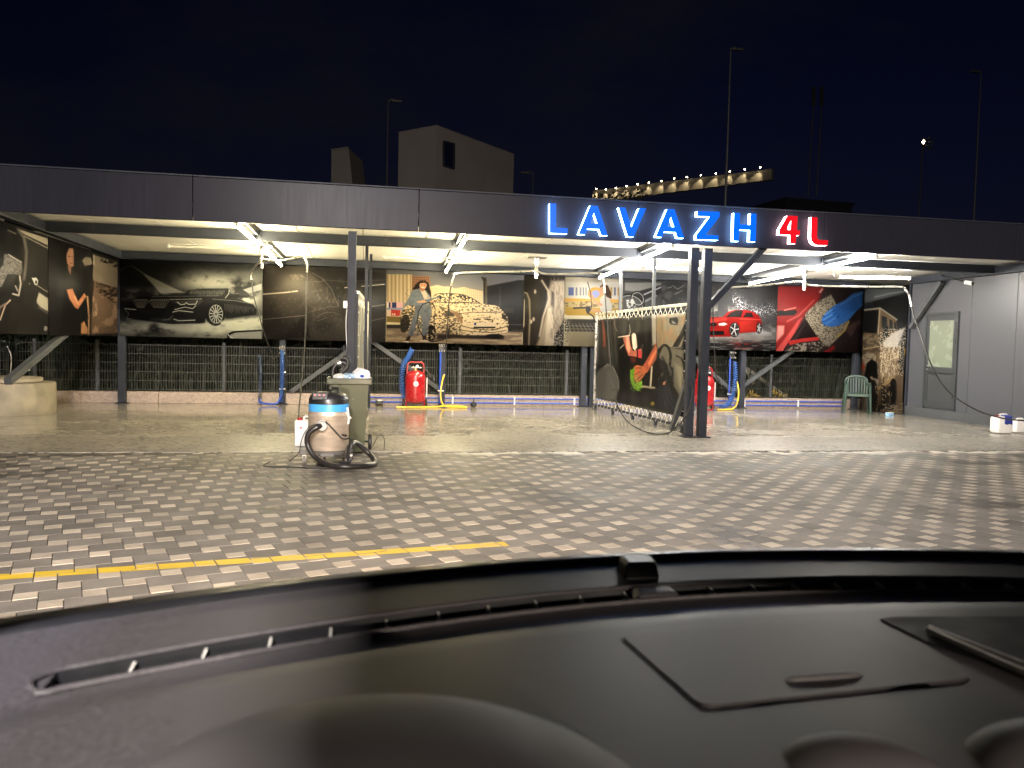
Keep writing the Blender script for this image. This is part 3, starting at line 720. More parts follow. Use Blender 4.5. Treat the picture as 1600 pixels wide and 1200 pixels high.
body = [(140,580),(240,500),(300,470),(420,458),(700,455),(760,440),(800,405),(1000,390),(1190,390),(1210,450),(1300,500),(1440,545),(1480,600),(1470,650),(1180,690),(1140,620),(1080,540),(1010,560),(975,640),(960,735),(640,745),(420,720),(200,690),(150,650)]
p.poly(body, (0.055,0.055,0.05), 9)
p.poly([(790,440),(830,402),(1180,395),(1130,465),(900,462)], (0.16,0.16,0.13), 8)
for k in range(32): x = 810+k*11; p.line([(x,408+abs((k%5)-2)*4),(x+rng.uniform(-4,4),440+rng.uniform(-6,18))], 3, (0.55,0.55,0.46), 4, 0.7)
p.line([(1130,470),(1190,395),(1210,395)], 7, (0.03,0.03,0.03)); p.line([(1165,485),(1200,440),(1205,400)], 7, (0.6,0.6,0.52))
p.poly([(1195,480),(1210,450),(1300,445),(1312,465),(1280,482)], (0.02,0.02,0.02), 5)
for cx0, cx1 in ((238,398),(402,602)):
    p.poly([(cx0,515),(cx0+25,498),(cx1-20,498),(cx1,515),(cx1-45,582),(cx0+45,580)], (0.40,0.40,0.34), 5)
    p.poly([(cx0+8,518),(cx0+28,505),(cx1-22,505),(cx1-8,518),(cx1-48,576),(cx0+48,574)], (0.04,0.04,0.04), 4)
    for k in range(9): t = (k+0.5)/9; p.line([(cx0+15+(cx1-cx0-30)*t,506),(cx0+48+(cx1-cx0-96)*t,574)], 5, (0.44,0.44,0.37), 4)
p.poly([(620,520),(930,495),(945,515),(890,560),(700,548)], (0.18,0.18,0.15), 6)
for q in ([(685,525),(720,552),(760,545),(775,530),(800,548),(870,545),(885,512)], [(660,600),(760,575),(840,590),(870,560)], [(650,695),(700,712),(865,705)], [(160,590),(270,600)], [(640,625),(700,610),(840,625)]): p.line(q, 7, (0.70,0.70,0.60), 5)
p.line([(600,500),(930,492)], 5, (0.6,0.6,0.5)); p.line([(430,470),(1100,462)], 4, (0.45,0.45,0.38), 5); p.line([(1040,495),(1280,512),(1440,545)], 6, (0.42,0.42,0.36), 6)
p.line([(160,600),(200,640),(180,690),(225,690)], 4, (0.5,0.5,0.42)); p.line([(640,660),(600,700),(540,705)], 5, (0.45,0.45,0.38))
for k in range(24): x = 1160+k*13; p.line([(x,545+k*1.5),(x,590+rng.uniform(0,50))], 4, (0.42,0.42,0.35), 4, 0.7)
for k in range(30): x = 420+k*15; p.line([(x,690),(x+rng.uniform(-3,3),710+rng.uniform(0,45))], 3, (0.5,0.5,0.42), 4, 0.6)
p.ell(1065,645,98,118,(0.03,0.03,0.03)); p.ell(1072,645,70,95,(0.50,0.50,0.43)); p.ell(1072,645,62,86,(0.08,0.08,0.07))
for k in range(14): a = 2*math.pi*k/14; p.line([(1072+10*math.cos(a),645+14*math.sin(a)),(1072+62*math.cos(a+.1),645+86*math.sin(a+.1))], 8, (0.62,0.62,0.54), 4)
p.ell(1072,645,12,16,(0.3,0.3,0.27))
p.shade(lambda X, Y: sst(fbm(X/110, Y/60, 29), 0.30, 0.55)*sst(Y+0.10*X, 800, 850)*(1-sst(Y, 800, 880)*0.7)*sst(X, 650, 1000), (0.64,0.64,0.50))
p.poly([(1180,890),(1185,840),(1240,815),(1530,800),(1530,890)], (0.06,0.06,0.05), 6); p.poly([(1210,890),(1215,850),(1270,830),(1530,815),(1530,890)], (0.50,0.50,0.42), 6)
p.line([(1190,845),(1210,870),(1240,885)], 8, (0.7,0.7,0.62))
p.board('poster', p.material('print_smoky_car', (0.85,0.87,1.10)), 'poster of a black car with twin grilles wrapped in pale smoke', 'poster', group=GRP)

# --- dark car body close-up
p = back(410.6, 602, (400, 400, 7.2727)); p.fill((0.22,0.20,0.16))
p.shade(lambda X, Y: sst(fbm(X/380, Y/260, 31), 0.3, 0.7), (0.15,0.135,0.11))
p.shade(lambda X, Y: np.exp(-((X-430)/190)**2-((Y-290)/130)**2)*0.7, (0.42,0.39,0.31))
p.shade(lambda X, Y: sst(X, 560, 640)*(1-sst(Y-(X-600)*1.05, 120, 200)), (0.13,0.12,0.10), 0.8)
p.poly([(310,930),(420,790),(520,700),(560,700),(620,930)], (0.13,0.115,0.095), 20)
p.poly([(1050,150),(1480,200),(1480,300),(1050,300)], (0.10,0.09,0.075), 20)
p.poly([(1200,345),(1480,320),(1480,560),(1280,580)], (0.085,0.08,0.065), 20)
for q, w, c in (([(60,435),(200,425),(330,415),(470,398)],13,0.78), ([(80,720),(300,700),(560,675)],7,0.48), ([(560,295),(760,290)],5,0.4), ([(640,190),(760,260),(860,380),(935,570)],8,0.36), ([(1200,345),(1460,322)],8,0.75), ([(1290,577),(1480,550)],9,0.50), ([(1280,742),(1480,700)],6,0.46), ([(1010,360),(1050,355)],10,0.8), ([(600,640),(740,600),(850,575),(930,580)],6,0.36), ([(680,700),(760,650),(870,640),(960,670)],9,0.33), ([(700,740),(800,700)],5,0.4),([(760,270),(1040,290),(1480,270)],5,0.35)):
    p.line(q, w, (c,c*0.93,c*0.75), w*0.9, 0.85)
for k in range(26): x = rng.uniform(380,520); y = rng.uniform(200,260); p.line([(x,y),(x+rng.uniform(10,50),y+rng.uniform(10,50))], 3, (0.62,0.58,0.46), 4, 0.6)
for k in range(260):
    x, y = rng.uniform(80,1000), rng.uniform(360,930); p.ell(x, y, rng.uniform(3,12), rng.uniform(3,14), (0.33,0.31,0.25), soft=8, al=rng.uniform(.1,.5))
p.shade(lambda X, Y: sst(fbm(X/26, Y/40, 41), 0.55, 0.75)*np.exp(-((X-760)/260)**2-((Y-480)/260)**2), (0.36,0.33,0.26), 0.7)
p.board('poster', p.material('print_dark_panel', G_W, 0.40), 'dark brown poster of a rain beaded car flank, behind the single front post', 'poster', group=GRP)

# --- woman in denim with a foam covered car
p = back(603, 818, (590, 420, 6.6667)); p.fill((0.42,0.42,0.40))
p.shade(lambda X, Y: sst(Y, 60, 330), (0.60,0.56,0.45))
p.poly([(95,55),(360,60),(360,350),(95,350)], (0.72,0.62,0.42), 4)
for k in range(13):
    x = 100+k*20; p.poly([(x,55),(x+7+(k%3)*3,55),(x+7+(k%3)*3,350),(x,350)], (0.86,0.78,0.58) if k%2 else (0.58,0.48,0.30), 5, 0.7)
p.poly([(358,75),(545,75),(545,350),(358,350)], (0.58,0.40,0.25), 4)
for i in range(9):
    for j in range(11): p.poly([(364+i*20,85+j*24),(374+i*20,85+j*24),(374+i*20,97+j*24),(364+i*20,97+j*24)], (0.30,0.20,0.13), 4, 0.8)
p.poly([(545,185),(620,168),(690,185),(760,185),(800,205),(900,190),(960,205),(1095,232),(1095,380),(545,320)], (0.80,0.71,0.50), 6)
for i in range(27):
    for j in range(7): p.poly([(555+i*20,205+j*22),(562+i*20,205+j*22),(562+i*20,216+j*22),(555+i*20,216+j*22)], (0.55,0.46,0.30), 4, 0.7)
p.poly([(1120,60),(1530,95),(1530,120),(1140,180)], (0.42,0.41,0.38), 8)
p.poly([(1140,180),(1480,115),(1530,120),(1530,680),(1140,640)], (0.15,0.14,0.12), 6)
p.line([(1275,180),(1275,400)], 6, (0.35,0.33,0.28)); p.poly([(1310,410),(1420,410),(1420,460),(1310,460)], (0.22,0.21,0.17), 8)
p.line([(1360,580),(1530,585)], 8, (0.36,0.33,0.27), 6)
p.poly([(1075,80),(1130,95),(1140,140),(1135,365),(1105,365),(1100,130)], (0.20,0.17,0.12), 4); p.line([(1132,130),(1125,360)], 9, (0.45,0.38,0.26))
p.poly([(95,345),(260,350),(260,415),(95,412)], (0.85,0.62,0.58), 4)
for a, b, c in ((95,120,(0.85,0.8,0.7)),(115,133,(0.12,0.17,0.32)),(150,195,(0.10,0.18,0.38))): p.poly([(a,350),(b,350),(b,410),(a,410)], c, 3)
p.poly([(95,405),(300,405),(300,432),(95,432)], (0.55,0.57,0.60), 4); p.poly([(95,428),(250,428),(250,500),(95,495)], (0.86,0.76,0.60), 4)
p.poly([(140,425),(240,430),(230,492),(140,490)], (0.78,0.20,0.16), 4); p.poly([(150,465),(163,465),(163,485),(150,485)], (0.9,0.8,0.6)); p.poly([(170,465),(185,465),(185,485),(170,485)], (0.9,0.8,0.6))
p.poly([(95,495),(240,500),(240,565),(95,560)], (0.50,0.42,0.16), 8); p.poly([(95,555),(240,560),(240,582),(95,580)], (0.85,0.77,0.55), 4); p.poly([(95,582),(300,585),(300,625),(95,625)], (0.20,0.17,0.14), 8)
p.poly([(95,620),(700,620),(1530,660),(1530,800),(95,780)], (0.52,0.44,0.32), 8)
p.shade(lambda X, Y: sst(fbm(X/120, Y/22, 51), 0.4, 0.65)*sst(Y, 630, 660), (0.74,0.64,0.44), 0.8)
p.poly([(620,680),(1100,690),(1320,700),(1310,735),(800,725),(620,735)], (0.20,0.16,0.12), 16)
car = [(230,560),(240,460),(300,380),(400,350),(560,330),(590,275),(640,258),(760,256),(900,270),(990,310),(1070,360),(1200,375),(1270,395),(1310,440),(1355,500),(1368,600),(1350,660),(1200,690),(880,690),(680,670),(600,650),(560,740),(520,740),(500,650),(330,640),(300,660),(240,640)]
p.poly(car, (0.34,0.29,0.20), 5)
p.poly([(590,275),(640,258),(760,256),(900,270),(990,310),(1060,355),(800,350),(580,345)], (0.16,0.14,0.11), 4)
foam = lambda sx, sy, sd_, lo, hi: (lambda X, Y: sst(fbm(X/sx, Y/sy, sd_, 4), lo, hi))
p.poly(car, (0.84,0.73,0.49), 5, 1.0, foam(15, 11, 61, 0.44, 0.56))
p.poly([(580,345),(1040,360),(1180,380),(1290,440),(1300,500),(870,470),(720,420),(600,420)], (0.83,0.73,0.50), 14, 1.0, foam(22, 9, 63, 0.42, 0.54))
p.poly([(860,440),(1290,450),(1340,560),(1360,660),(1200,690),(880,690),(860,560)], (0.86,0.75,0.51), 14, 1.0, foam(26, 9, 65, 0.34, 0.48))
p.poly([(600,350),(850,350),(980,352),(850,300),(640,290)], (0.78,0.68,0.47), 10, 0.9, foam(13, 10, 68, 0.42, 0.56))
for q, w_ in (([(580,345),(700,352),(850,352),(1060,358)],7), ([(590,275),(640,258),(760,256),(900,270),(990,310),(1070,360)],6), ([(870,465),(1000,452),(1160,455),(1290,450)],6), ([(640,390),(760,430),(870,470),(880,560)],6), ([(860,590),(1000,625),(1200,640),(1350,600)],7), ([(870,640),(1000,655),(1200,665),(1340,640)],6), ([(1270,395),(1310,440),(1355,500)],6), ([(560,330),(600,420),(590,560),(600,650)],7)): p.line(q, w_, (0.15,0.12,0.09), 6, 0.85)
p.poly([(690,440),(740,432),(800,470),(800,500),(720,490)], (0.20,0.17,0.13), 8, 0.8); p.poly([(1290,470),(1335,480),(1345,530),(1300,520)], (0.16,0.13,0.10), 7, 0.9)
p.poly([(1000,560),(1230,560),(1230,600),(1000,605)], (0.82,0.72,0.52), 3); p.poly([(1005,560),(1028,560),(1028,588),(1005,588)], (0.20,0.28,0.42), 3)
p.poly([(1000,603),(1230,603),(1225,620),(1000,620)], (0.12,0.10,0.08), 5); p.line([(1000,525),(1070,530)], 9, (0.15,0.12,0.09), 6); p.line([(1115,525),(1180,530)], 9, (0.15,0.12,0.09), 6)
p.poly([(760,440),(830,450),(885,520),(880,580),(820,500)], (0.56,0.42,0.26), 14)
p.ell(1215,705,95,28,(0.10,0.08,0.06)); p.ell(560,670,48,85,(0.10,0.08,0.06), tex=foam(20,20,71,0.4,0.5)); p.ell(285,570,48,95,(0.10,0.085,0.07),0.2, al=0.8)
# the woman
p.poly([(360,215),(400,160),(440,125),(490,118),(530,150),(555,240),(560,300),(500,270),(430,220)], (0.09,0.06,0.045), 8)
p.poly([(360,225),(430,205),(500,220),(560,300),(540,355),(500,380),(400,380),(300,380),(270,400),(310,330)], (0.42,0.45,0.44), 6, 1.0)
p.poly([(440,215),(490,225),(545,300),(540,320),(490,320)], (0.74,0.66,0.52), 6)
p.ell(474,172,37,46,(0.76,0.55,0.38),0.25); p.poly([(440,195),(490,215),(470,240),(435,215)], (0.62,0.42,0.28), 6)
p.poly([(430,150),(455,130),(500,130),(515,160),(490,145),(450,150)], (0.09,0.06,0.045), 5); p.line([(455,190),(472,197),(485,190)], 5, (0.92,0.85,0.75)); p.ell(462,165,5,3,(0.1,0.07,0.05)); p.ell(490,170,5,3,(0.1,0.07,0.05))
p.shade(lambda X, Y: sst(fbm(X/14, Y/20, 77), 0.5, 0.7)*((X > 280) & (X < 560) & (Y > 215) & (Y < 380))*0.35, (0.30,0.33,0.33))
p.poly([(405,340),(480,325),(520,335),(500,352),(420,355)], (0.78,0.56,0.36), 4)
p.line([(500,335),(560,315),(660,285)], 12, (0.30,0.36,0.40)); p.ell(655,300,14,20,(0.12,0.12,0.12)); p.ell(570,340,18,10,(0.75,0.54,0.36))
p.poly([(385,380),(540,370),(565,420),(540,560),(505,700),(460,705),(470,560),(440,480),(410,560),(370,700),(315,690),(350,560),(390,460)], (0.42,0.44,0.43), 6)
p.shade(lambda X, Y: sst(fbm(X/20, Y/40, 79), 0.45, 0.7)*((X > 320) & (X < 570) & (Y > 380) & (Y < 700))*0.5, (0.30,0.31,0.30))
p.poly([(300,720),(335,690),(345,710),(330,750),(280,765)], (0.25,0.17,0.11), 4); p.poly([(465,705),(505,690),(510,725),(470,745)], (0.25,0.17,0.11), 4)
p.poly([(275,752),(325,752),(325,768),(270,768)], (0.85,0.78,0.62), 3); p.poly([(440,740),(530,742),(530,762),(440,758)], (0.85,0.78,0.62), 4)
p.line([(545,345),(470,370),(425,440),(412,560),(440,650),(490,730),(570,762),(680,740),(735,690),(755,600)], 9, (0.10,0.11,0.12), 4)
p.poly([(1505,680),(1530,680),(1530,800),(1500,790)], (0.8,0.72,0.52), 5, 0.8)
p.board('poster', p.material('print_foam_car', (0.52,0.53,0.66)), 'poster of a smiling woman in denim beside a foam covered car', 'poster', group=GRP)

# --- macro of foam running down a tyre
p = back(818.6, 881.5, (800, 420, 5.3333)); p.fill((0.16,0.14,0.125))
p.shade(lambda X, Y: np.exp(-((X-210)/60)**2)*0.5, (0.30,0.27,0.24))
p.line([(100,195),(125,205),(145,260),(150,400),(140,640)], 14, (0.55,0.50,0.42), 10); p.line([(100,260),(98,470),(80,540)], 10, (0.85,0.80,0.70), 5)
fz = [(240,95),(330,95),(300,200),(310,260),(270,360),(240,480),(230,640),(300,645),(360,640),(370,560),(440,430),(445,180),(425,95)]
p.poly([(330,100),(440,100),(450,380),(380,560),(360,645),(200,645),(235,560),(290,330),(300,190)], (0.66,0.60,0.50), 24)
p.poly([(300,330),(340,330),(350,645),(270,645)], (0.80,0.74,0.62), 14); p.poly([(330,180),(352,200),(350,330),(325,300)], (0.30,0.26,0.22), 14); p.line([(250,100),(300,180),(310,250),(260,400),(230,560)], 16, (0.76,0.70,0.60), 14)
p.shade(lambda X, Y: sst(fbm(X/12, Y/40, 83), 0.45, 0.65)*sst(X, 300, 340)*(X < 450), (0.50,0.45,0.38), 0.7)
p.poly([(350,570),(440,420),(450,645),(350,645)], (0.10,0.09,0.08), 8); p.shade(lambda X, Y: (vnoise(X/5, Y/5, 87) > 0.62)*((X > 345)*(Y > 560-(X-350)*1.4)), (0.82,0.78,0.70), 0.8)
for x, y in ((193,190),(180,420),(160,440)): p.ell(x, y, 10, 18, (0.75,0.70,0.62), soft=8)
p.board('poster', p.material('print_foam_macro', (0.46,0.46,0.49)), 'narrow poster of white foam running down a dark tyre', 'poster', group=GRP)

# --- woman with a pressure lance by a pale building
p = back(882, 972.5, (800, 420, 5.3333)); p.fill((0.72,0.68,0.58))
p.poly([(440,110),(930,110),(930,260),(440,250)], (0.76,0.73,0.66), 5)
for a, b, c in ((470,515,(0.32,0.38,0.58)),(530,545,(0.45,0.45,0.5)),(565,577,(0.5,0.5,0.5)),(590,600,(0.45,0.45,0.5)),(612,622,(0.5,0.5,0.5)),(820,835,(0.7,0.55,0.25)),(850,865,(0.4,0.42,0.5)),(880,900,(0.7,0.5,0.2))): p.poly([(a,155),(b,155),(b,222),(a,222)], c, 4)
p.ell(695,205,62,52,(0.80,0.56,0.20)); p.ell(697,210,34,32,(0.52,0.56,0.72))
p.poly([(440,245),(930,255),(930,285),(440,270)], (0.82,0.62,0.24), 4); p.poly([(440,270),(930,285),(930,325),(440,320)], (0.72,0.64,0.44), 4)
p.shade(lambda X, Y: sst(fbm(X/24, Y/12, 91), 0.5, 0.62)*((Y > 270)*(Y < 330)), (0.42,0.34,0.22), 0.7)
p.poly([(440,320),(930,330),(930,395),(440,390)], (0.70,0.56,0.22), 6); p.poly([(440,388),(930,395),(930,425),(440,418)], (0.82,0.78,0.66), 4)
p.poly([(440,418),(930,425),(930,530),(440,522)], (0.28,0.26,0.24), 6)
for k in range(9): p.line([(470+k*30,455),(490+k*34,525)], 4, (0.6,0.58,0.5)); 
for y in (475,500): p.line([(440,y),(720,y+4)], 4, (0.6,0.58,0.5))
p.poly([(440,522),(930,530),(930,660),(440,650)], (0.62,0.58,0.46), 6)
p.shade(lambda X, Y: (vnoise(X/6, Y/6, 93) > 0.66)*(X < 520)*(Y > 380)*sst(520-X, 0, 80), (0.86,0.83,0.76), 0.9)
p.poly([(730,150),(760,125),(800,140),(825,200),(830,250),(790,240),(770,190)], (0.26,0.17,0.11), 6); p.ell(752,185,24,40,(0.75,0.55,0.40),0.1)
p.poly([(740,240),(800,235),(835,300),(830,370),(740,370),(730,290)], (0.70,0.68,0.62), 6)
p.line([(650,200),(690,270),(745,300)], 20, (0.74,0.53,0.38), 5); p.line([(630,110),(655,200),(665,330)], 6, (0.2,0.18,0.16)); p.line([(740,360),(650,345)], 16, (0.72,0.52,0.38), 5)
p.line([(515,328),(640,322)], 14, (0.22,0.22,0.24)); p.poly([(615,315),(650,310),(660,340),(630,380),(615,350)], (0.20,0.20,0.22), 4); p.line([(640,370),(680,400),(700,480)], 10, (0.12,0.12,0.13))
p.board('poster', p.material('print_lance_woman', (0.40,0.41,0.46)), 'pale poster of a woman holding a pressure lance, left of the banner', 'poster', group=GRP)

# --- steering wheel, grey
p = back(973, 1100, (800, 420, 5.3333)); p.fill((0.22,0.22,0.225))
p.poly([(940,115),(1260,115),(1260,150),(1100,200),(940,180)], (0.42,0.42,0.41), 8); p.poly([(1040,190),(1260,130),(1250,200),(1110,280),(1060,250)], (0.14,0.14,0.15), 8)
p.line([(1100,215),(1250,150)], 12, (0.55,0.55,0.56), 8); p.line([(1110,270),(1200,225)], 20, (0.40,0.41,0.43), 10)
for rx, ry, w, c in ((110,85,22,(0.07,0.07,0.07)),(100,75,5,(0.55,0.55,0.55))): p.ring(990,300,rx,ry,w,c,0.3)
for rx, ry, w, c in ((52,62,14,(0.10,0.10,0.10)),(46,54,4,(0.65,0.65,0.65))): p.ring(1048,250,rx,ry,w,c,-0.5)
p.poly([(950,260),(1010,250),(1040,320),(1000,330),(960,330)], (0.60,0.60,0.58), 8, 1, foam(20, 20, 95, 0.42, 0.58))
p.poly([(1245,110),(1500,115),(1620,115),(1620,400),(1245,330)], (0.17,0.17,0.175), 10); p.shade(lambda X, Y: sst(fbm(X/90, Y/50, 97), 0.48, 0.66)*(X > 1250), (0.30,0.30,0.30), 0.8)
for q in ([(1340,140),(1380,170),(1430,140)], [(1360,210),(1420,180)], [(1300,160),(1330,150)]): p.line(q, 6, (0.5,0.5,0.5), 6)
p.board('poster', p.material('print_steering', G_N), 'grey poster of a steering wheel and dials, behind the laced banner', 'poster', group=GRP)

# --- red car in spray
p = back(1101, 1214.5, (1090, 430, 4.5714)); p.fill((0.24,0.24,0.25))
p.shade(lambda X, Y: sst(Y, 80, 330), (0.36,0.36,0.37)); p.poly([(50,400),(580,390),(580,560),(50,560)], (0.60,0.60,0.58), 60)
p.poly([(50,470),(580,470),(580,560),(50,560)], (0.20,0.20,0.21), 40); p.shade(lambda X, Y: sst(fbm(X/60, Y/9, 101), 0.5, 0.62)*(Y > 440), (0.70,0.70,0.68), 0.7)
spray = lambda X, Y: (vnoise(X/4.2, Y/4.2, 103) > 0.68)*1.0
p.shade(lambda X, Y: spray(X, Y)*np.exp(-((Y-(215+0.25*(X-300)+30*np.sin(X/50)))/55)**2)*(X > 250), (0.92,0.92,0.92), 0.9)
p.shade(lambda X, Y: sst(fbm(X/40, Y/40, 105), 0.45, 0.65)*np.exp(-((X-170)/110)**2-((Y-265)/40)**2), (0.80,0.80,0.74), 0.9)
p.shade(lambda X, Y: sst(fbm(X/50, Y/30, 107), 0.4, 0.6)*np.exp(-((X-480)/90)**2-((Y-400)/40)**2), (0.85,0.85,0.84), 0.9)
p.poly([(40,320),(90,300),(180,298),(215,262),(270,248),(340,248),(400,262),(440,295),(462,345),(455,390),(425,405),(290,415),(230,440),(60,440)], (0.70,0.07,0.06), 5)
p.poly([(205,298),(235,268),(275,252),(325,252),(310,300)], (0.14,0.10,0.10), 5); p.poly([(325,300),(345,268),(385,268),(400,300)], (0.16,0.12,0.12), 4); p.line([(300,312),(450,318)], 6, (0.92,0.35,0.28), 5); p.poly([(60,310),(200,302),(215,320),(100,340)], (0.88,0.22,0.18), 10)
p.poly([(300,330),(420,325),(430,395),(300,405)], (0.80,0.16,0.11), 16)
p.poly([(150,345),(190,338),(215,350),(185,362),(150,358)], (0.9,0.9,0.88), 4); p.ell(115,352,20,14,(0.06,0.05,0.05)); p.ell(85,352,14,14,(0.06,0.05,0.05)); p.poly([(80,400),(185,398),(190,425),(85,428)], (0.08,0.06,0.06), 6); p.poly([(60,365),(85,365),(85,392),(60,392)], (0.9,0.9,0.88), 4)
for cx, cy, rx, ry in ((263,390,32,48),(439,378,16,34)):
    p.ell(cx,cy,rx+5,ry+5,(0.05,0.05,0.05)); p.ell(cx,cy,rx-1,ry-1,(0.45,0.45,0.46)); p.ell(cx,cy,rx-5,ry-7,(0.14,0.13,0.13))
    for k in range(5): a = 2*math.pi*k/5-1.4; p.line([(cx,cy),(cx+(rx-3)*math.cos(a),cy+(ry-4)*math.sin(a))], 7, (0.88,0.88,0.88), 3)
p.shade(lambda X, Y: sst(fbm(X/40, Y/10, 109), 0.45, 0.6)*np.exp(-((X-340)/90)**2-((Y-490)/35)**2), (0.72,0.16,0.14), 0.85)
p.board('poster', p.material('print_red_car', (0.52,0.52,0.55)), 'poster of a red sports car in a burst of water spray', 'poster', group=GRP)

# --- blue glove wiping red car
p = back(1215, 1347.5, (1090, 430, 4.5714)); p.fill((0.20,0.15,0.155))
p.poly([(560,85),(900,85),(850,220),(760,300),(640,500),(600,550),(550,550)], (0.55,0.10,0.10), 30); p.poly([(560,85),(900,85),(840,130),(700,170),(560,230)], (0.50,0.12,0.12), 60)
p.poly([(570,255),(700,250),(710,262),(690,285),(570,290)], (0.07,0.04,0.045), 8); p.line([(620,250),(700,232)], 8, (0.9,0.5,0.45), 6)
p.poly([(570,360),(620,360),(615,420),(560,480)], (0.80,0.50,0.46), 14); p.poly([(555,545),(640,430),(720,320),(750,300),(690,420),(610,545)], (0.80,0.28,0.26), 14); p.line([(608,545),(690,430),(770,325)], 8, (0.05,0.03,0.03)); p.line([(875,120),(890,100)], 14, (0.85,0.6,0.55), 8); p.line([(640,330),(720,290),(830,180)], 8, (0.78,0.35,0.32), 14)
p.poly([(690,500),(720,440),(780,330),(860,430),(880,470),(760,490)], (0.12,0.06,0.06), 12); p.poly([(640,470),(760,450),(860,440),(870,465),(740,480),(660,500)], (0.75,0.16,0.14), 8)
p.poly([(630,545),(700,490),(860,470),(930,520),(880,550)], (0.60,0.57,0.50), 10, 1, foam(14, 14, 113, 0.35, 0.6)); p.poly([(760,545),(850,480),(930,520),(910,550)], (0.14,0.12,0.11), 10, 1, foam(9, 9, 115, 0.4, 0.55)); p.poly([(890,550),(975,500),(985,520),(950,550)], (0.62,0.12,0.13), 8)
p.poly([(1050,380),(1110,340),(1160,320),(1180,350),(1140,360),(1095,445)], (0.36,0.27,0.25), 12)
cl = [(770,275),(850,195),(955,138),(985,200),(1080,330),(1050,400),(940,512),(905,500),(850,430),(770,310)]
p.poly(cl, (0.58,0.54,0.45), 6); p.poly(cl, (0.36,0.33,0.27), 6, 1, foam(8, 8, 117, 0.46, 0.58)); p.poly(cl, (0.70,0.66,0.56), 6, 0.8, foam(6, 6, 119, 0.56, 0.64)); p.line([(1080,330),(1050,395),(1000,440)], 12, (0.72,0.62,0.28), 6)
gl = [(1190,112),(1190,205),(1130,260),(1080,320),(1010,360),(960,370),(930,365),(900,360),(885,330),(890,300),(915,270),(980,215),(1050,180),(1110,130)]
p.poly(gl, (0.18,0.45,0.78), 6)
for q in ([(890,335),(950,300),(990,270)], [(905,360),(975,320),(1010,290)], [(900,295),(950,262),(985,250)]): p.line(q, 7, (0.08,0.26,0.55), 5)
for q in ([(910,285),(960,250)], [(900,322),(960,285)], [(920,350),(985,308)], [(1100,160),(1180,125)], [(1020,210),(1100,170)]): p.line(q, 9, (0.42,0.66,0.92), 9, 0.8)
for k in range(14): t = k/13; p.line([(985+t*130,225-t*70),(1010+t*130,330-t*100)], 4, (0.10,0.30,0.60), 5, 0.7)
p.board('poster', p.material('print_glove', (0.56,0.56,0.60)), 'red poster of a blue gloved hand wiping a car with a beige cloth', 'poster', group=GRP)

# --- muddy off-roader being rinsed (tall, reaches the floor)
a, b = Vector((11.36, 16.62, 0.015)), Vector((11.70, 15.60, 0.015))
p = Print(a, b-a, (0,0,2.84), (1340, 440, 5.4545), 190); p.fill((0.13,0.13,0.135))
p.poly([(20,60),(430,60),(430,90),(280,130),(130,170),(60,180)], (0.34,0.36,0.37), 24); p.line([(150,130),(280,100),(420,80)], 14, (0.5,0.52,0.53), 10); p.poly([(130,170),(300,130),(420,130),(420,380),(340,370),(330,300),(200,220),(140,220)], (0.10,0.10,0.105), 12)
p.poly([(30,245),(190,222),(330,320),(340,440),(350,600),(340,1000),(30,1110)], (0.42,0.34,0.24), 8)
p.poly([(40,255),(180,240),(165,440),(40,435)], (0.07,0.065,0.06), 8); p.line([(30,245),(190,225),(335,325)], 12, (0.56,0.53,0.48), 6)
for q in ([(205,290),(250,305),(255,400),(205,390)], [(270,320),(298,335),(300,430),(272,420)], [(310,340),(330,350),(332,430),(312,425)]): p.poly(q, (0.14,0.15,0.15), 5)
p.line([(190,230),(175,445),(190,540)], 12, (0.60,0.54,0.44), 6); p.poly([(210,400),(262,380),(265,470),(210,490)], (0.07,0.07,0.07), 6); p.poly([(190,490),(215,490),(215,530),(195,535)], (0.05,0.05,0.05), 5)
p.poly([(30,460),(170,450),(190,545),(30,575)], (0.50,0.43,0.33), 8); p.shade(lambda X, Y: sst(fbm(X/22, Y/18, 121), 0.48, 0.6)*((Y > 440)*(Y < 620)*(X < 200)), (0.26,0.21,0.15), 0.8)
for k, ch in enumerate(range(7)): x = 45+k*14; p.line([(x,535),(x,555)], 4, (0.12,0.10,0.08), 4); p.line([(x,535+(k%2)*9),(x+8,537+(k%2)*9)], 4, (0.12,0.10,0.08), 4)
p.line([(30,580),(180,552)], 10, (0.66,0.58,0.44), 6)
p.poly([(35,640),(90,600),(150,620),(172,680),(182,800),(170,1110),(40,1100),(75,930),(60,720)], (0.60,0.54,0.45), 8, 1, foam(16, 16, 123, 0.3, 0.5)); p.poly([(75,700),(120,660),(165,690),(175,830),(130,820),(85,900),(60,800)], (0.05,0.045,0.04), 10); p.ell(48,725,14,28,(0.6,0.2,0.12))
p.ell(125,975,48,155,(0.09,0.08,0.065)); p.shade(lambda X, Y: (vnoise(X/11, Y/16, 125) > 0.60)*(np.abs(np.sqrt(((X-125)/48)**2+((Y-975)/155)**2)-0.9) < 0.22), (0.62,0.54,0.42), 0.9); p.ell(130,990,20,80,(0.18,0.15,0.11))
p.poly([(180,560),(350,590),(365,740),(350,800),(240,860),(190,820)], (0.56,0.47,0.34), 12, 1, foam(12, 26, 127, 0.35, 0.55)); p.shade(lambda X, Y: sst(fbm(X/7, Y/40, 129), 0.52, 0.66)*((X > 190)*(X < 370)*(Y > 540)*(Y < 860)), (0.82,0.74,0.58), 0.8)
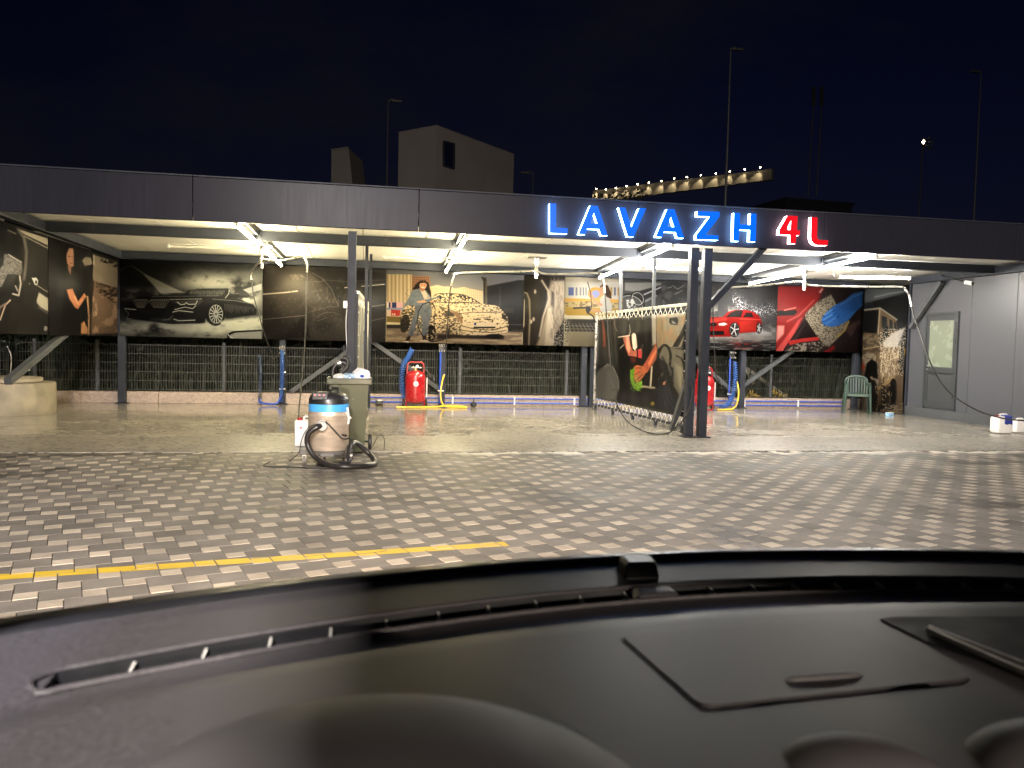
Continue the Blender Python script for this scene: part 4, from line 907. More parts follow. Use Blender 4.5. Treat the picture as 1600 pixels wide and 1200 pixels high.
p.line([(180,910),(305,825)], 26, (0.66,0.53,0.33), 6); p.ell(305,930,36,105,(0.07,0.06,0.05)); p.poly([(200,880),(270,900),(270,1050),(200,1080)], (0.16,0.13,0.10), 8); p.shade(lambda X, Y: (vnoise(X/10, Y/14, 131) > 0.66)*((X > 195)*(X < 290)*(Y > 860)*(Y < 1110)), (0.66,0.58,0.45), 0.9)
p.poly([(330,800),(420,740),(420,1110),(300,1140),(330,1000)], (0.44,0.36,0.27), 20); p.poly([(230,1060),(420,1030),(420,1140),(230,1130)], (0.60,0.54,0.44), 10, 1, foam(16, 10, 133, 0.4, 0.55))
p.poly([(412,385),(340,560),(230,560),(210,520),(300,440)], (0.78,0.76,0.72), 20, 0.85); p.shade(lambda X, Y: (vnoise(X/5, Y/5, 135) > 0.66)*((X > 190)*(X < 415)*(Y > 400)*(Y < 800)), (0.85,0.80,0.70), 0.75)
p.poly([(400,570),(415,565),(412,630),(398,630)], (0.75,0.55,0.15), 5); p.line([(425,370),(420,480),(400,700),(385,1020)], 8, (0.06,0.06,0.06), 5); p.ell(425,372,12,9,(0.7,0.7,0.68))
p.board('poster', p.material('print_offroader', (0.48,0.48,0.50)), 'tall poster of a muddy off-road car by the green chair', 'poster', group=GRP)

# --- left end wall posters
p = Print((XL, 11.0, 1.33), (0, 2.30, 0), (0, 0, 1.50), (0, 330, 6)); p.ex = p.ex
p.fill((0.115,0.105,0.09))
p.shade(lambda X, Y: sst(fbm(X/200, Y/200, 141), 0.4, 0.7)*0.5, (0.18,0.17,0.14))
p.poly([(-200,60),(0,100),(160,165),(215,230),(240,380),(215,620),(160,800),(-200,800)], (0.07,0.065,0.055), 20); p.line([(165,165),(225,250),(250,380),(240,520),(225,640)], 26, (0.36,0.33,0.27), 16)
p.poly([(165,165),(460,262),(460,325),(225,215)], (0.62,0.57,0.44), 5); p.line([(225,232),(455,350)], 8, (0.6,0.55,0.44)); p.line([(465,300),(460,480),(470,620)], 12, (0.42,0.30,0.20), 6); p.line([(75,178),(150,212)], 10, (0.45,0.42,0.34))
gl = [(0,480),(30,400),(80,405),(120,430),(205,470),(210,570),(190,600),(130,590),(70,590),(20,700),(-60,760),(-60,560)]
p.poly(gl, (0.44,0.42,0.35), 10); p.poly(gl, (0.30,0.28,0.24), 10, 1, foam(9, 9, 143, 0.45, 0.6)); p.line([(80,405),(200,480)], 6, (0.75,0.72,0.62)); p.poly([(-60,380),(40,390),(30,500),(0,540),(-60,520)], (0.05,0.05,0.05), 14)
p.line([(185,610),(195,680),(175,790),(120,775)], 16, (0.66,0.62,0.52), 6); p.line([(145,700),(165,745)], 14, (0.6,0.56,0.47), 5); p.line([(0,1020),(50,880),(95,835)], 14, (0.72,0.62,0.46), 8); p.line([(-100,1150),(0,900),(50,870)], 20, (0.5,0.42,0.32), 14)
p.poly([(295,625),(340,622),(358,650),(350,695),(325,690),(310,650)], (0.72,0.70,0.60), 5); p.ell(338,665,10,18,(0.2,0.2,0.18)); p.line([(355,700),(460,765)], 6, (0.62,0.58,0.46)); p.poly([(345,830),(365,760),(462,825),(462,950),(380,900),(345,860)], (0.66,0.62,0.50), 14); p.line([(360,900),(460,970)], 6, (0.5,0.46,0.38)); p.ell(275,680,6,8,(0.6,0.55,0.45)); p.ell(425,1100,18,22,(0.6,0.57,0.48), tex=foam(14,14,145,0.4,0.5))
p.board('poster', p.material('print_mitt', G_W), 'dark poster of a hand in a wash mitt on a car door, far left', 'poster', group=GRP)
p = Print((XL, 13.34, 1.33), (0, 3.46, 0), (0, 0, 1.50), (0, 330, 6)); p.fill((0.125,0.11,0.095))
p.poly([(500,300),(900,300),(900,1150),(500,1150)], (0.10,0.095,0.085), 60, 0.8)
p.poly([(570,330),(640,320),(690,340),(690,420),(640,480),(600,560),(560,520)], (0.055,0.045,0.04), 14)
p.poly([(625,360),(650,330),(685,345),(692,430),(690,515),(665,525),(630,490),(622,430)], (0.62,0.44,0.31), 8); p.poly([(635,500),(668,520),(662,605),(640,570)], (0.52,0.36,0.25), 6); p.line([(640,420),(655,425)], 6, (0.12,0.08,0.06)); p.line([(672,425),(684,428)], 5, (0.12,0.08,0.06)); p.line([(660,487),(682,487)], 7, (0.45,0.17,0.13)); p.line([(676,430),(684,465)], 5, (0.50,0.33,0.22)); p.poly([(600,340),(650,322),(692,345),(650,345),(625,400),(615,480)], (0.05,0.04,0.035), 7)
p.poly([(570,560),(630,530),(662,610),(700,530),(800,560),(830,700),(790,760),(820,900),(800,1150),(560,1150),(600,800)], (0.045,0.042,0.038), 14)
p.poly([(625,735),(680,725),(730,850),(790,765),(810,800),(730,920),(700,900),(650,820)], (0.72,0.45,0.27), 10); p.line([(700,800),(735,870)], 16, (0.80,0.54,0.34), 14)
p.poly([(885,410),(1110,480),(1115,730),(870,650),(870,560)], (0.50,0.44,0.34), 10); p.poly([(940,430),(1100,480),(1100,530),(940,470)], (0.10,0.09,0.07), 8, 1, foam(18, 12, 147, 0.42, 0.55)); p.line([(880,500),(880,410)], 14, (0.62,0.57,0.46), 8)
p.poly([(770,460),(800,428),(850,432),(865,480),(850,520),(800,525)], (0.50,0.45,0.36), 8); p.poly([(800,510),(865,500),(860,580),(820,560)], (0.10,0.09,0.08), 8)
p.poly([(880,650),(1115,720),(1115,1150),(850,1150),(870,800)], (0.46,0.36,0.26), 12); p.poly([(900,660),(1115,730),(1115,880),(1000,820),(900,740)], (0.14,0.11,0.08), 10, 1, foam(30, 14, 149, 0.40, 0.55)); p.shade(lambda X, Y: sst(fbm(X/60, Y/80, 151), 0.5, 0.65)*((X > 870)*(Y > 800)), (0.70,0.56,0.42), 0.8); p.line([(820,800),(835,1000),(830,1150)], 16, (0.66,0.50,0.32), 8); p.line([(865,660),(845,900),(850,1150)], 12, (0.20,0.14,0.09), 8); p.poly([(760,1050),(790,1030),(820,1100),(820,1150),(760,1150)], (0.75,0.52,0.30), 10)
p.board('poster', p.material('print_woman_mitt', (0.70,0.70,0.82)), 'brown poster of a woman in black washing a sudsy car, in the left corner', 'poster', group=GRP)
# ================================================================== LACED DIVIDER BANNERS
def divider(near, far, label, prnt, rev=False):
    near, far = Vector(near), Vector(far); d = (far-near); L = d.length; d.normalize(); up = Vector((0,0,1)); nr = d.cross(up)
    t = thing('divider_banner', label, 'banner', (near+far)/2, 'laced banners dividing the wash bays')
    for z, w in ((2.035, 0.045), (0.11, 0.045)):
        part('frame_rail', MB().beam(near+up*z, far+up*z, w, w, bev=0.004), GALV if z > 1 else STEEL, t)
    for k in range(5):
        q = near+d*(0.12+(L-0.24)*k/4); part('foot', MB().beam(q+up*0.0, q+up*0.09, 0.05, 0.05), STEEL, t)
    for q in (near+d*0.02, far-d*0.02): part('frame_upright', MB().beam(q+up*0.02, q+up*2.05, 0.04, 0.04), GALV if near.x > 2 else STEEL_L, t)
    for f in (0.35, 0.72): q = near+d*L*f+nr*0.06; part('hanger_pole', MB().beam(q+up*0.11, q+up*2.94, 0.05, 0.05), STEEL_L if near.x > 2 else STEEL, t)
    cord = MB(); n = int(L/0.21)
    for k in range(n):
        a = near+d*(0.10+(L-0.2)*k/n); b = near+d*(0.10+(L-0.2)*(k+0.5)/n); c = near+d*(0.10+(L-0.2)*(k+1)/n)
        j = rng.uniform(-0.03, 0.03)
        for zz, zb in ((2.06, 1.90), (0.085, 0.25)):
            cord.tube([a+up*zz+nr*0.03, b+up*zb+d*j+nr*0.006], 0.004, 5); cord.tube([b+up*zb+d*j-nr*0.006, c+up*zz-nr*0.03], 0.004, 5)
    for q, s in ((near, 1), (far, -1)):
        z = 0.3
        while z < 1.85:
            cord.tube([q+d*0.02*s+up*z+nr*0.03, q+d*0.14*s+up*(z+0.05)], 0.005, 5); z += 0.16
    for k in range(7):
        a = near+d*rng.uniform(0.3*L, 0.75*L); cord.tube(smooth_path([a+up*1.92+nr*0.012, a+up*1.75+d*rng.uniform(-.1,.1)+nr*0.03, a+up*rng.uniform(1.4,1.65)+d*rng.uniform(-.12,.12)+nr*0.025], 4), 0.0045, 5)
    part('lacing_cord', cord, CORD, t, kind='stuff')
    b = prnt(near+d*0.12+up*0.25, far-d*0.12+up*0.25)
    o = b[0].board('banner', b[1], None, None, thick=0.003, wavy=lambda s, q: 0.010*math.sin(s*37+3*q)*(0.3+0.7*q)+0.012*math.sin(s*11+q*6)-0.006*math.sin(s*70+q*5)*(q > 0.7))
    o.parent = t; o.location = o.location-t.location
    return t
def banner_print(a, b):
    # seen from the left: far end is on the left
    p = Print(b, a-b, (0,0,1.66), (920, 460, 5.2176), 130); p.fill((0.10,0.095,0.09))
    p.poly([(60,150),(560,100),(560,560),(240,600),(60,560)], (0.19,0.185,0.17), 30); p.shade(lambda X, Y: sst(fbm(X/36, Y/170, 161), 0.45, 0.65)*(X > 240)*(X < 540)*(1-sst(Y, 330, 480)), (0.30,0.29,0.25), 0.7)
    p.poly([(245,330),(560,300),(560,780),(420,830),(245,780)], (0.05,0.048,0.045), 30)
    for k in range(14): x = 90+k*11; p.line([(x,210+rng.uniform(0,40)),(x+rng.uniform(-8,22),380+rng.uniform(0,180))], 7, [(0.34,0.33,0.30),(0.10,0.10,0.10),(0.52,0.30,0.20),(0.22,0.22,0.22)][k%4], 6, 0.7)
    p.line([(112,225),(128,330),(120,420)], 20, (0.66,0.28,0.17), 10); p.line([(200,180),(215,260),(240,300)], 7, (0.6,0.58,0.5), 4)
    p.poly([(70,640),(110,590),(150,565),(185,580),(225,660),(240,760),(215,880),(60,880)], (0.33,0.32,0.31), 10); p.poly([(150,640),(200,640),(205,860),(130,870)], (0.37,0.36,0.35), 24); p.line([(130,590),(150,570),(190,590),(232,680),(240,770)], 7, (0.55,0.53,0.5), 5)
    p.poly([(515,130),(552,128),(548,400),(515,420)], (0.60,0.57,0.50), 6); p.line([(512,590),(505,760)], 14, (0.72,0.66,0.55), 5); p.line([(440,750),(535,762)], 18, (0.62,0.56,0.46), 8)
    p.poly([(280,340),(325,332),(350,430),(365,462),(425,440),(430,520),(395,510),(325,500),(305,450)], (0.74,0.38,0.28), 6); p.poly([(300,345),(318,340),(340,440),(330,480),(310,440)], (0.97,0.62,0.48), 8); p.line([(250,348),(330,335)], 9, (0.95,0.85,0.75), 4); p.poly([(350,330),(365,312),(380,325),(395,430),(380,458),(362,440)], (0.92,0.80,0.70), 5); p.poly([(395,440),(428,470),(425,522),(398,515)], (0.86,0.18,0.18), 5); p.line([(395,440),(400,515)], 8, (0.06,0.05,0.05), 4); p.poly([(340,510),(390,512),(385,560),(345,550)], (0.34,0.10,0.07), 8); p.line([(325,250),(338,300),(325,332)], 8, (0.75,0.72,0.62), 4); p.line([(262,440),(290,410)], 6, (0.8,0.75,0.65), 4)
    p.poly([(440,580),(500,480),(548,388),(548,520),(475,640),(430,640)], (0.66,0.30,0.19), 8); p.poly([(480,560),(548,430),(548,470),(490,590)], (0.92,0.48,0.28), 10)
    p.poly([(375,590),(400,575),(450,590),(470,630),(440,680),(410,720),(385,715),(370,670)], (0.76,0.38,0.20), 7)
    for q in ([(385,600),(430,600)], [(375,660),(420,630)], [(390,705),(440,650)]): p.line(q, 6, (0.42,0.18,0.09), 5)
    p.poly([(340,620),(375,600),(385,615),(370,680),(385,725),(435,705),(440,750),(410,790),(370,770),(335,680)], (0.40,0.60,0.10), 8); p.shade(lambda X, Y: sst(fbm(X/10, Y/10, 163), 0.5, 0.65)*((X > 335)*(X < 440)*(Y > 600)*(Y < 790)*(Y > X*1.0+265)), (0.60,0.80,0.22), 0.6)
    p.poly([(240,830),(430,830),(560,760),(560,1000),(240,900)], (0.115,0.105,0.105), 20); p.ell(525,890,16,16,(0.55,0.48,0.14),soft=10)
    p.poly([(555,125),(830,70),(830,420),(700,440),(640,420),(600,410),(552,450)], (0.52,0.48,0.38), 8); p.shade(lambda X, Y: sst(fbm(X/28, Y/40, 165), 0.48, 0.62)*((X > 555)*(Y < 430)), (0.62,0.44,0.28), 0.6); p.poly([(555,200),(600,190),(620,390),(560,420)], (0.58,0.46,0.30), 20, 0.7)
    p.poly([(660,195),(715,185),(727,215),(720,250),(670,245),(658,225)], (0.09,0.09,0.09), 5); p.poly([(675,210),(700,225),(715,240),(680,238)], (0.5,0.5,0.48), 5)
    p.poly([(685,430),(790,230),(830,200),(830,260),(730,430)], (0.11,0.10,0.09), 8); p.poly([(740,470),(800,320),(830,300),(830,480)], (0.14,0.13,0.12), 12)
    p.poly([(545,480),(600,410),(700,440),(800,460),(830,700),(740,840),(660,700),(600,560)], (0.42,0.39,0.32), 16); p.poly([(700,560),(780,600),(790,720),(740,800)], (0.55,0.51,0.42), 24)
    p.ring(610,540,58,128,20,(0.07,0.07,0.07),0.15); p.poly([(575,520),(600,500),(630,560),(690,600),(690,740),(610,720),(570,640)], (0.10,0.10,0.10), 14); p.shade(lambda X, Y: sst(fbm(X/18, Y/26, 167), 0.55, 0.66)*((X > 560)*(X < 700)*(Y > 480)*(Y < 740)), (0.45,0.43,0.38), 0.6); p.line([(715,500),(760,520),(785,570)], 12, (0.06,0.06,0.06), 5)
    p.poly([(548,760),(640,720),(690,800),(720,900),(690,1010),(560,960)], (0.125,0.125,0.145), 12); p.poly([(600,715),(625,705),(618,735),(595,740)], (0.70,0.45,0.34), 5)
    for q in ([(610,780),(640,860),(690,930)], [(600,820),(625,900),(650,960)], [(650,770),(670,850),(700,900)]): p.line(q, 8, (0.27,0.27,0.29), 8, 0.8)
    p.shade(lambda X, Y: sst(fbm(X/24, Y/120, 169), 0.5, 0.66), (0.34,0.33,0.31), 0.18)
    return p, p.material('print_cabin_cleaning', (0.62,0.64,0.70), 0.45)
divider((5.00, 11.75, 0), (4.86, 16.35, 0), 'laced banner with an orange arm and green cloth, left of the double post', banner_print)
def pale_print(a, b):
    # seen from the right: near end is on the left
    p = Print(a, b-a, (0,0,1.66), (530, 380, 5.2174), 130); p.fill((0.60,0.58,0.48))
    sx = np.linspace(0, 1, p.w)[None,:].repeat(p.h, 0); sy = np.linspace(0, 1, p.h)[:,None].repeat(p.w, 1)
    for f, sd_, c, lo in ((26, 171, (0.22,0.22,0.20), 0.52), (48, 173, (0.86,0.84,0.66), 0.48), (15, 175, (0.34,0.40,0.46), 0.62)):
        p.put(sst(fbm(sx*f, sy*1.6, sd_), lo, lo+0.10), c, 0.85)
    p.put(((sx > 0.72) & (sx < 0.80) & (sy < 0.34)).astype(float), (0.42,0.08,0.07), 0.9); p.put(sst(0.25-sy+0.1*np.sin(sx*30), 0, 0.1), (0.32,0.30,0.27), 0.6)
    return p, p.material('print_pale_stripes', (0.5,0.51,0.62), 0.5)
divider((-0.10, 11.62, 0), (0.115, 16.2, 0), 'pale laced banner seen almost edge on beside the single front post', pale_print)

# ================================================================== MACHINES AND SMALL OBJECTS
# --- wet and dry vacuum
VX, VY = -0.36, 8.82
vac = thing('vacuum_cleaner', 'stainless steel wet and dry vacuum with black head and blue band on a castor trolley', 'vacuum cleaner', (VX, VY, 0))
C0 = (VX, VY, 0)
part('tank', MB().lathe([(0.0,0.15),(0.200,0.15),(0.215,0.17),(0.216,0.52),(0.222,0.53),(0.222,0.545),(0.216,0.56),(0.214,0.575),(0.0,0.575)], C0, 40), STAINLESS, vac, True)
part('blue_band', MB().lathe([(0.205,0.575),(0.214,0.577),(0.214,0.655),(0.205,0.657)], C0, 40), mat('blue_band', (0.07, 0.36, 0.80), 0.35, 0, 0.08, 6, dirt=((0.4,0.38,0.33), 22, 0.66)), vac, True)
head = part('motor_head', MB().lathe([(0.0,0.657),(0.214,0.657),(0.212,0.70),(0.195,0.745),(0.16,0.77),(0.10,0.78),(0.0,0.782)], C0, 40), BLACKP, vac, True)
M_ = Matrix.Rotation(R(-12), 4, 'X')
part('control_panel', MB().box((VX-0.085, VY-0.15, 0.735), (0.17, 0.10, 0.085), M=M_, b=0.012), RUBBER, head)
part('carry_handle', MB().tube(smooth_path([(VX+0.02,VY-0.06,0.775),(VX+0.02,VY-0.06,0.815),(VX+0.09,VY-0.02,0.818),(VX+0.10,VY-0.02,0.775)], 5), 0.016, 8), BLACKP, head, True)
for k in range(3): part('switch', MB().box((VX-0.135+k*0.045, VY-0.203, 0.757), (0.024, 0.01, 0.022), M=M_, b=0.002), glow('switch_red_%d' % k, (0.55,0.03,0.02), 0.25), head)
tro = part('trolley', MB().lathe([(0.0,0.095),(0.19,0.095),(0.215,0.12),(0.222,0.155),(0.205,0.16),(0.0,0.16)], C0, 32).box((VX-0.02,VY,0.125),(0.56,0.15,0.045),b=0.01).box((VX,VY,0.124),(0.15,0.52,0.043),b=0.01), mat('trolley_grey', (0.10,0.095,0.09), 0.55, 0, 0.15, 8), vac)
for dx, dy in ((-0.25,-0.06),(0.24,-0.10),(-0.05,0.25),(0.16,0.22)):
    w = part('castor', MB().lathe([(0.012,-0.014),(0.04,-0.014),(0.045,-0.009),(0.045,0.009),(0.04,0.014),(0.012,0.014)], (VX+dx, VY+dy, 0.046), 18, 'X'), mat('castor_tyre', (0.16,0.155,0.15), 0.6), vac, True)
    part('castor_hub', MB().lathe([(0.0,-0.017),(0.024,-0.016),(0.024,0.016),(0.0,0.017)], (VX+dx, VY+dy, 0.046), 14, 'X'), WHITEP, w)
    part('fork', MB().box((VX+dx, VY+dy+0.02, 0.085), (0.045, 0.03, 0.05), b=0.004), GALV, w)
part('hose_port', MB().lathe([(0.045,-0.10),(0.05,-0.095),(0.05,-0.03),(0.062,-0.02),(0.062,0.03)], (VX-0.055, VY-0.19, 0.435), 18, 'Y'), mat('port_grey', (0.40,0.39,0.37), 0.4), vac, True)
part('latch', MB().tube([(VX+0.20,VY-0.10,0.62),(VX+0.215,VY-0.10,0.50),(VX+0.21,VY-0.10,0.44)], 0.012, 8).tube([(VX+0.19,VY-0.115,0.56),(VX+0.235,VY-0.07,0.50)], 0.01, 6), WHITEP, vac)
part('drain_tap', MB().tube([(VX+0.15,VY-0.15,0.33),(VX+0.19,VY-0.22,0.33)], 0.012, 8), BLACKP, vac, True)
hp = smooth_path([(VX-0.055,VY-0.24,0.435),(VX-0.10,VY-0.30,0.43),(VX-0.19,VY-0.30,0.36),(VX-0.20,VY-0.28,0.24),(VX-0.12,VY-0.33,0.12),(VX+0.02,VY-0.42,0.05),(VX+0.20,VY-0.48,0.036),(VX+0.40,VY-0.40,0.034),(VX+0.50,VY-0.20,0.034),(VX+0.44,VY+0.02,0.10),(VX+0.30,VY-0.02,0.22),(VX+0.23,VY-0.16,0.20),(VX+0.20,VY-0.28,0.10),(VX+0.19,VY-0.33,0.035)], 14)
hm = MB(); hm.tube(hp, 0.03, 10, rad=[0.0285+0.0025*(k % 2) for k in range(len(hp))])
part('hose', hm, mat('ribbed_hose', (0.02,0.018,0.017), 0.38, 0, 0.2, 12), vac, True)
part('hose_end', MB().tube([hp[-1]+Vector((-0.06,-0.03,0.0)), hp[-1]+Vector((0.03,0.01,0.0))], 0.036, 12), BLACKP, vac, True)
part('power_cable', MB().tube(smooth_path([(VX-0.02,VY-0.23,0.48),(VX+0.06,VY-0.25,0.40),(VX+0.16,VY-0.25,0.30),(VX+0.25,VY-0.2,0.28),(VX+0.24,VY-0.3,0.06),(VX-0.05,VY-0.40,0.012),(VX-0.35,VY-0.30,0.008),(VX-0.60,VY-0.25,0.006),(VX-0.66,VY-0.15,0.006),(VX-0.62,VY+0.1,0.006)], 7), 0.007, 6), RUBBER, vac, True)
part('loose_cable', MB().tube(smooth_path([(VX-0.05,VY-0.25,0.47),(VX-0.19,VY-0.26,0.42),(VX-0.27,VY-0.16,0.28),(VX-0.31,VY-0.02,0.12),(VX-0.42,VY+0.10,0.01)], 7), 0.005, 6), RUBBER, vac, True)

# --- wheelie bin
BX, BY = -0.155, 9.72
BIN = mat('olive_bin_plastic', (0.036, 0.042, 0.012), 0.42, 0, 0.12, 5, 0.1, 60, dirt=((0.20,0.18,0.12), 7, 0.64))
bn = thing('wheelie_bin', 'olive green wheelie bin heaped with rubbish behind the vacuum', 'wheelie bin', (BX, BY, 0))
def frustum(mb, c, w0, d0, z0, w1, d1, z1):
    vs = [(c[0]+sx*w0/2, c[1]+sy*d0/2, z0) for sx, sy in ((-1,-1),(1,-1),(1,1),(-1,1))]+[(c[0]+sx*w1/2, c[1]+sy*d1/2, z1) for sx, sy in ((-1,-1),(1,-1),(1,1),(-1,1))]
    return mb.add(vs, [(3,2,1,0),(0,1,5,4),(1,2,6,5),(2,3,7,6),(3,0,4,7),(4,5,6,7)])
body = MB(); frustum(body, (BX, BY), 0.36, 0.42, 0.03, 0.45, 0.52, 0.88)
for dx in (-0.12, 0.0, 0.12): frustum(body, (BX+dx, BY-0.222), 0.03, 0.02, 0.10, 0.035, 0.02, 0.10)
bo = part('body', body, BIN, bn)
bv = bo.modifiers.new('round', 'BEVEL'); bv.width = 0.03; bv.segments = 3; bv.limit_method = 'ANGLE'
rim = MB()
for s in (-1, 1):
    rim.box((BX, BY+s*0.275, 0.865), (0.52, 0.03, 0.07), b=0.008).box((BX+s*0.245, BY, 0.866), (0.03, 0.535, 0.068), b=0.008)
part('rim', rim, BIN, bn)
rb = MB()
for k in range(17): rb.box((BX-0.24+k*0.03, BY-0.294, 0.862), (0.010, 0.01, 0.055))
part('rim_ribs', rb, BIN, bn)
part('axle', MB().tube([(BX-0.24,BY+0.22,0.10),(BX+0.26,BY+0.22,0.10)], 0.012), STEEL, bn)
for s in (-0.23, 0.25): part('wheel', MB().lathe([(0.02,-0.022),(0.085,-0.022),(0.10,-0.014),(0.10,0.014),(0.085,0.022),(0.02,0.022)], (BX+s, BY+0.22, 0.10), 22, 'X'), RUBBER, bn, True)
part('grip', MB().tube([(BX-0.2,BY+0.33,0.90),(BX+0.2,BY+0.33,0.90)], 0.016), BIN, bn, True)
part('wire_loop', MB().tube(smooth_path([(BX+0.28,BY+0.1,0.05),(BX+0.36,BY+0.1,0.20),(BX+0.42,BY+0.1,0.15),(BX+0.42,BY+0.1,0.005)], 5), 0.005, 6), RUBBER, bn, True)
def crumple(name, c, r, M, label, cat, seed, sq=0.7, group=None):
    bm = bmesh.new(); bmesh.ops.create_icosphere(bm, subdivisions=3, radius=1.0); q = np.random.RandomState(seed)
    for v in bm.verts:
        n = v.co.normalized(); f = 0.72+0.5*float(fbm(np.array([n.x*2.2+seed]), np.array([n.y*2.2+n.z*3.1]), seed)[0])+q.uniform(-.05,.05)
        v.co = Vector((n.x*f*r, n.y*f*r, n.z*f*r*sq))+Vector(c)
    bm.verts.index_update(); mb = MB(); mb.v = [v.co.copy() for v in bm.verts]; mb.f = [tuple(v.index for v in f.verts) for f in bm.faces]; bm.free()
    return solo(name, mb, M, label, cat, group)
FILM = mat('white_film', (0.70,0.70,0.72), 0.25, 0, 0.1, 12); FILMB = mat('bluish_film', (0.32,0.46,0.62), 0.22, 0, 0.35, 14); 
crumple('plastic_bag', (BX+0.13, BY-0.08, 0.925), 0.11, FILM, 'white crumpled plastic bag on top of the olive bin, at its right', 'rubbish', 5, 0.85)
crumple('film_wrap', (BX-0.01, BY-0.10, 0.90), 0.095, FILMB, 'pale blue crumpled plastic film heaped in the olive bin', 'rubbish', 9, 0.6)
crumple('paper_wad', (BX-0.12, BY-0.14, 0.905), 0.08, mat('paper_wad', (0.6,0.62,0.62), 0.7, 0, 0.1, 20), 'white paper wad at the front left of the bin heap', 'rubbish', 12, 0.6)
crumple('bottle_label', (BX+0.145, BY-0.175, 0.925), 0.026, BLUEP, 'small bright blue scrap on the white bag in the bin', 'rubbish', 15)
noz = thing('vacuum_wand', 'black bent vacuum wand sticking out of the olive bin on the left', 'hose wand', (BX-0.15, BY+0.02, 0.85))
part('bent_tube', MB().tube(smooth_path([(BX-0.19,BY,0.84),(BX-0.20,BY,0.98),(BX-0.15,BY,1.06),(BX-0.08,BY,1.08),(BX-0.05,BY,1.06)], 6), 0.026, 10), BLACKP, noz, True)
part('elbow', MB().tube(smooth_path([(BX-0.09,BY,1.14),(BX-0.03,BY,1.11),(BX-0.04,BY,1.02),(BX-0.10,BY,0.96),(BX-0.12,BY,0.90)], 6), 0.032, 10), RUBBER, noz, True)
part('collar', MB().tube([(BX-0.145,BY,1.065),(BX-0.105,BY,1.078)], 0.031, 12), GALV, noz, True)

# --- canister behind the vacuum
cx, cy = atZ(476, 684).x, 10.3; cx = atY(476, 684, 10.3).x
cn = thing('canister', 'dirty white rectangular canister half hidden behind the vacuum', 'canister', (cx, cy, 0))
part('body', MB().box((cx, cy, 0.165), (0.24, 0.18, 0.33), b=0.025), WHITEP, cn, True)
part('cap', MB().lathe([(0.035,0.33),(0.035,0.36),(0.0,0.362)], (cx-0.06, cy, 0), 14), REDP, cn, True)
part('grip', MB().tube(smooth_path([(cx-0.01,cy,0.325),(cx,cy,0.37),(cx+0.08,cy,0.37),(cx+0.09,cy,0.325)], 4), 0.015, 8), WHITEP, cn, True)
part('mark', MB().box((cx-0.04, cy-0.0915, 0.24), (0.03, 0.003, 0.012)).box((cx-0.04, cy-0.0912, 0.24), (0.012, 0.0024, 0.03)), REDP, cn)

# --- red foam tanks
def foam_tank(x, y, label):
    t = thing('foam_tank', label, 'foam tank', (x, y, 0), 'red foam sprayer tanks by the back posts'); c = (x, y, 0)
    body = part('tank_body', MB().lathe([(0.0,0.09),(0.10,0.095),(0.18,0.12),(0.205,0.17),(0.208,0.20),(0.208,0.62),(0.20,0.68),(0.16,0.735),(0.08,0.765),(0.04,0.77),(0.0,0.77)], c, 36), REDP, t, True)
    part('badge', MB().lathe([(0.0,-0.213),(0.05,-0.2125),(0.05,-0.204)], (x, y, 0.50), 24, 'Y'), WHITEP, body)
    part('badge_print', MB().box((x, y-0.2145, 0.512), (0.010, 0.002, 0.022)).box((x, y-0.2145, 0.488), (0.045, 0.002, 0.010)), BLACKP, body)
    part('handle', MB().tube(smooth_path([(x-0.17,y,0.66),(x-0.165,y,0.86),(x-0.12,y,0.93),(x,y,0.935),(x+0.12,y,0.93),(x+0.165,y,0.86),(x+0.17,y,0.66)], 6), 0.017, 9), REDP, t, True)
    for s in (-1, 1):
        part('leg', MB().tube(smooth_path([(x+s*0.18,y-0.06,0.20),(x+s*0.185,y-0.06,0.06),(x+s*0.16,y-0.06,0.018)], 4), 0.016, 8), REDP, t, True)
        part('wheel', MB().lathe([(0.02,-0.022),(0.07,-0.022),(0.085,-0.012),(0.085,0.012),(0.07,0.022),(0.02,0.022)], (x+s*0.235, y+0.08, 0.086), 20, 'X'), RUBBER, t, True)
    part('foot_rail', MB().tube([(x-0.17,y-0.06,0.018),(x+0.17,y-0.06,0.018)], 0.015, 8), REDP, t, True)
    part('filler_cap', MB().lathe([(0.055,0.765),(0.055,0.785),(0.03,0.79),(0.03,0.82),(0.0,0.82)], c, 18), BRASS, t, True)
    part('valve', MB().tube([(x-0.09,y-0.02,0.83),(x+0.12,y-0.02,0.825)], 0.013, 8).tube([(x-0.05,y-0.02,0.80),(x-0.05,y-0.02,0.86)], 0.012, 8).lathe([(0.0,-0.055),(0.028,-0.053),(0.028,-0.03),(0.0,-0.03)], (x+0.03,y,0.85), 14, 'Y'), GALV, t, True)
    part('sight_tube', MB().box((x+0.235, y-0.02, 0.42), (0.02, 0.02, 0.40), b=0.003), WHITEP, t)
    part('hose', MB().tube(smooth_path([(x+0.12,y-0.02,0.825),(x+0.22,y-0.05,0.78),(x+0.32,y-0.08,0.62),(x+0.38,y-0.05,0.54),(x+0.36,y,0.66),(x+0.30,y,0.70)], 7), 0.010, 7), HOSE, t, True)
    return t
tx = atY(649, 600, 16.45).x
foam_tank(tx, 16.45, 'red foam tank with hoop handle near the middle back post, fully visible')
tx2 = atY(1101, 600, 16.3).x
foam_tank(tx2, 16.3, 'red foam tank partly hidden behind the right hand front post')

